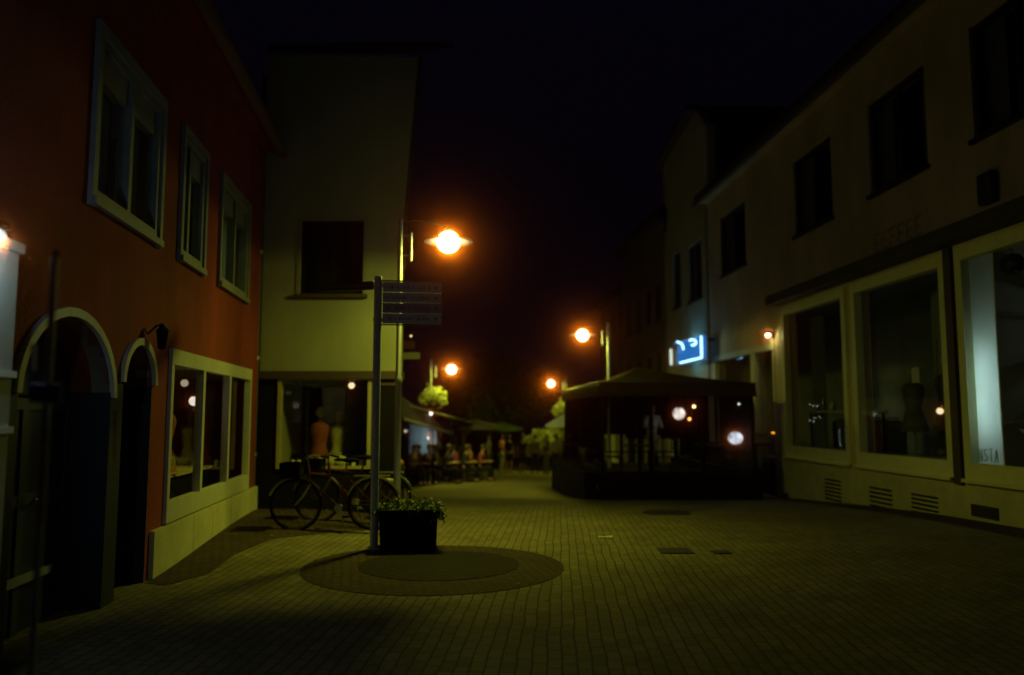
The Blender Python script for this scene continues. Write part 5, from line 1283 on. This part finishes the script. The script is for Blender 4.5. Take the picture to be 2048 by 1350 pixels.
# ------------------------------------------------------------------ left terrace awnings, kiosk, lamps
def slab(quad, th):
    q = [Vector(a) for a in quad]; return MB().add(q + [a - Vector((0, 0, th)) for a in q], [(0, 1, 2, 3), (7, 6, 5, 4), (0, 4, 5, 1), (1, 5, 6, 2), (2, 6, 7, 3), (3, 7, 4, 0)])
t = thing('awning', 'long dark awning with a pale front bar over the left terrace', 'awning', tuple(P(850, 845, 24)))
A0, A1 = P(806, 838, 21), P(905, 867, 33)
B0, B1 = Vector((FS.p(20, 0, 0).x, 20.5, 2.3)), Vector((FS.p(33, 0, 0).x, 33, 1.9))
slab([A0 + Vector((0, 0, .02)), A1 + Vector((0, 0, .02)), B1, B0], .015).build('canvas', mat('dark_awning', (.07, .06, .05), .9, var=.2), t)
MB().tube([A0, A1], .045, 8).build('front_bar', mat('pale_bar', (.5, .5, .42), .6), t)
for q in (A0, A1, (A0 + A1) / 2): MB().tube([q, (q.x, q.y, g(q.x, q.y))], .025, 8).build('post', M_BLACK, t)
t = thing('awning', 'higher thin edged awning reaching farther right over the left terrace', 'awning', tuple(P(900, 830, 28)))
A0, A1 = P(806, 808, 22), P(962, 850, 36)
B1 = A1 + Vector((-2.2, .5, .35)); B0 = A0 + Vector((-1.2, .3, .3))
slab([A0, A1, B1, B0], .012).build('canvas', mat('dark_awning', (.07, .06, .05)), t)
MB().tube([A0, A1], .022, 6).build('front_bar', mat('dim_bar', (.3, .26, .18), .6), t)
for q in (A0.lerp(A1, .5), A1): MB().tube([q, (q.x, q.y, g(q.x, q.y))], .025, 8).build('post', M_BLACK, t)
# serving kiosk
ka, kb = P(818, 855, 31), P(872, 893, 31)
t = thing('serving_kiosk', 'pale lit serving hatch behind the seated people on the left terrace', 'kiosk', (ka.x, 31, g(ka.x, 31)))
MB().box(ka.x, kb.x, 31.2, 31.3, g(ka.x, 31) + 0.9, ka.z + .15).build('back_wall', mat('pale_teal_wall', (.4, .5, .5), .8, var=.1), t)
MB().box(ka.x - .1, kb.x + .1, 30.3, 31.3, g(ka.x, 31) - .1, g(ka.x, 31) + .9).build('counter', M_DARK, t)
MB().box(ka.x - .1, kb.x + .1, 30.3, 31.35, ka.z + .16, ka.z + .24).build('roof', M_DARK, t)
c = P(858, 876, 30.6); hang_lamp(c, .35, .055, emit('cool_glow', (.75, .9, 1.0), 3.0), 170, (.6, .9, 1.0), 'bluish white lamp under the awning at the pale serving hatch')
c = P(862, 827, 26.5); hang_lamp(c, .3, .055, emit('cool_glow2', (.85, 1.0, .85), 3.0), 50, (.8, 1.0, .75), 'greenish white lamp between the two awnings')
c = P(811, 862, 23); hang_lamp(c, .25, .035, emit('cool_glow3', (.8, .95, .8), .9), 2, (.8, 1.0, .75), 'faint pale lamp right at the corner of the cream house')

# ------------------------------------------------------------------ white parasol
c = G(1133, 29.5)
t = thing('parasol', 'small white parasol left of the pavilion', 'parasol', tuple(c))
zp0 = P(1130, 849, 29.5).z; zp1 = P(1135, 822, 29.5).z; x0, x1 = P(1090, 849, 29.5).x, P(1182, 849, 29.5).x; hw = (x1 - x0) / 2; xc = (x0 + x1) / 2
m_ = MB(); ap = Vector((xc, 29.5, zp1)); cs = [(xc - hw, 29.5 - hw * .6, zp0), (xc + hw * .8, 29.5 - hw, zp0), (xc + hw, 29.5 + hw * .6, zp0), (xc - hw * .8, 29.5 + hw, zp0)]
m_.add([ap] + cs, [(0, 1, 2), (0, 2, 3), (0, 3, 4), (0, 4, 1)]); m_.add([ap - Vector((0, 0, .02))] + [Vector(q) - Vector((0, 0, .02)) for q in cs], [(0, 2, 1), (0, 3, 2), (0, 4, 3), (0, 1, 4)])
m_.build('canopy', M_CANVASW, t)
v_ = MB()
for i in range(4):
    a, b = Vector(cs[i]), Vector(cs[(i + 1) % 4]); v_.add([a, b, b - Vector((0, 0, .1)), a - Vector((0, 0, .1))], [(0, 1, 2, 3)])
v_.build('valance', M_CANVASW, t)
MB().tube([(xc, 29.5, c.z), (xc, 29.5, zp1)], .025, 8).build('pole', M_BLACK, t)
MB().lathe((xc, 29.5, c.z), [(0, 0), (.25, 0), (.25, .06), (.04, .09)], 16).build('base', M_BLACK, t)

def small_parasol(px, Y, ytop, yb, hw, m, label):
    c = G(px, Y); t = thing('parasol', label, 'parasol', tuple(c)); z1 = P(px, ytop, Y).z; z0 = P(px, yb, Y).z; n = 8
    rim = [Vector((c.x + hw * math.cos(2 * math.pi * k / n), Y + hw * math.sin(2 * math.pi * k / n), z0)) for k in range(n)]
    m_ = MB().add([Vector((c.x, Y, z1))] + rim, [(0, k + 1, (k + 1) % n + 1) for k in range(n)]); o = m_.build('canopy', m, t); sd = o.modifiers.new('thick', 'SOLIDIFY'); sd.thickness = .02
    v_ = MB()
    for k in range(n): a, b = rim[k], rim[(k + 1) % n]; v_.add([a, b, b - Vector((0, 0, .14)), a - Vector((0, 0, .14))], [(0, 1, 2, 3)])
    v_.build('valance', m, t)
    MB().tube([(c.x, Y, c.z), (c.x, Y, z1)], .025, 8).build('pole', M_BLACK, t); MB().lathe(c, [(0, 0), (.25, 0), (.25, .06), (.04, .09)], 16).build('base', M_BLACK, t)
small_parasol(952, 34.5, 838, 852, 1.1, mat('olive_canvas', (.30, .30, .16), .9, var=.1), 'olive parasol over the right end of the left terrace')
small_parasol(1000, 41, 842, 856, 1.2, mat('green_canvas', (.08, .13, .07), .9, var=.1), 'green parasol behind the standing group in the street')
small_parasol(838, 34.8, 852, 866, 1.0, mat('pale_canvas', (.5, .5, .4), .9, var=.1), 'pale parasol nearest the serving hatch')

# ------------------------------------------------------------------ trees and shrubs
def tree(c, H, cr_, label, n, m, crz=.62, leafs=.11, seed=1, trunk=.16, name='tree', flat=1.0):
    random.seed(seed); c = Vector(c); t = thing(name, label, 'tree' if name == 'tree' else 'shrub', tuple(c))
    tb = MB(); ctr = c + Vector((0, 0, H * crz))
    tb.tube([c - Vector((0, 0, .1)), c + Vector((.03, 0, H * .25)), c + Vector((.0, .05, H * .5)), c + Vector((-.05, 0, H * .8))], [trunk, trunk * .8, trunk * .55, trunk * .15], 10)
    for k in range(9):
        a = k * 2.4; z = H * (.3 + .05 * k); e = c + Vector((math.cos(a) * cr_ * .7, math.sin(a) * cr_ * .7, z + H * .2))
        tb.tube([c + Vector((0, 0, z)), c.lerp(e, .5) + Vector((0, 0, z * .55)), e], [trunk * .35, trunk * .2, trunk * .05], 6)
    tb.build('trunk', M_BARK, t)
    lf = MB(); lobes = []
    for k in range(26):
        d = Vector((random.gauss(0, 1), random.gauss(0, 1), random.gauss(0, .9))).normalized() * random.uniform(.35, 1)
        lobes.append((ctr + Vector((d.x * cr_ * .8, d.y * cr_ * .8, d.z * H * (1 - crz) * .85)), cr_ * random.uniform(.22, .42)))
    for i in range(n):
        lc, lr = random.choice(lobes); d = Vector((random.gauss(0, 1), random.gauss(0, 1), random.gauss(0, 1))).normalized() * lr * random.uniform(.6, 1.05)
        lf.leaf(lc + d, leafs)
    lf.build('crown', m, t); return t
c = G(1010, 44); tree(c, 6.6, 3.1, 'broad dark tree closing the far end of the street', 14000, M_LEAFD, .6, .13, 3)
c = G(925, 40); tree(c, 5.2, 1.6, 'smaller dark tree left of the broad tree behind the terrace', 5000, M_LEAFD, .65, .10, 9)
c = G(1088, 39.5); tree(c, 2.4, .85, 'bright leafy shrub behind the people in the street', 3000, MATS['lit_leaf'], .62, .06, 5, .05, 'shrub')
c = G(1062, 39.8); tree(c, 1.9, .5, 'small yellow green shrub between two people in the street', 1400, MATS['lit_leaf'], .62, .06, 6, .04, 'shrub')
c = G(1120, 40.5); tree(c, 2.5, .7, 'leafy shrub below the white parasol', 1800, MATS['lit_leaf'], .62, .06, 7, .05, 'shrub')

# dark hedge boxes / scattered leaves on paving
lv = MB(); random.seed(21)
for i in range(160):
    x, y = random.uniform(-3.5, 6), random.uniform(4.5, 17)
    lv.leaf((x, y, g(x, y) + .008), .025, Vector((random.gauss(0, .2), random.gauss(0, .2), 1)).normalized())
tag(lv.build('fallen_leaves', mat('dry_leaf', (.28, .22, .08), .8)), 'scattered dry leaves on the paving', 'leaves', kind='stuff')

# ------------------------------------------------------------------ haze: thin, even orange volume added to give the lamps halos
hz = MB().box(-40, 30, -6, 75, -6, 22)
hm_ = bpy.data.materials.new('haze'); hm_.use_nodes = True; nt = hm_.node_tree; nt.nodes.remove(nt.nodes['Principled BSDF'])
pv_ = nt.nodes.new('ShaderNodeVolumePrincipled'); pv_.inputs['Color'].default_value = (1.0, .20, .04, 1); pv_.inputs['Density'].default_value = .012; pv_.inputs['Anisotropy'].default_value = .992
nt.links.new(pv_.outputs[0], nt.nodes['Material Output'].inputs['Volume'])
tag(hz.build('haze', hm_), 'thin night air glowing around the lamps', 'haze', kind='stuff')
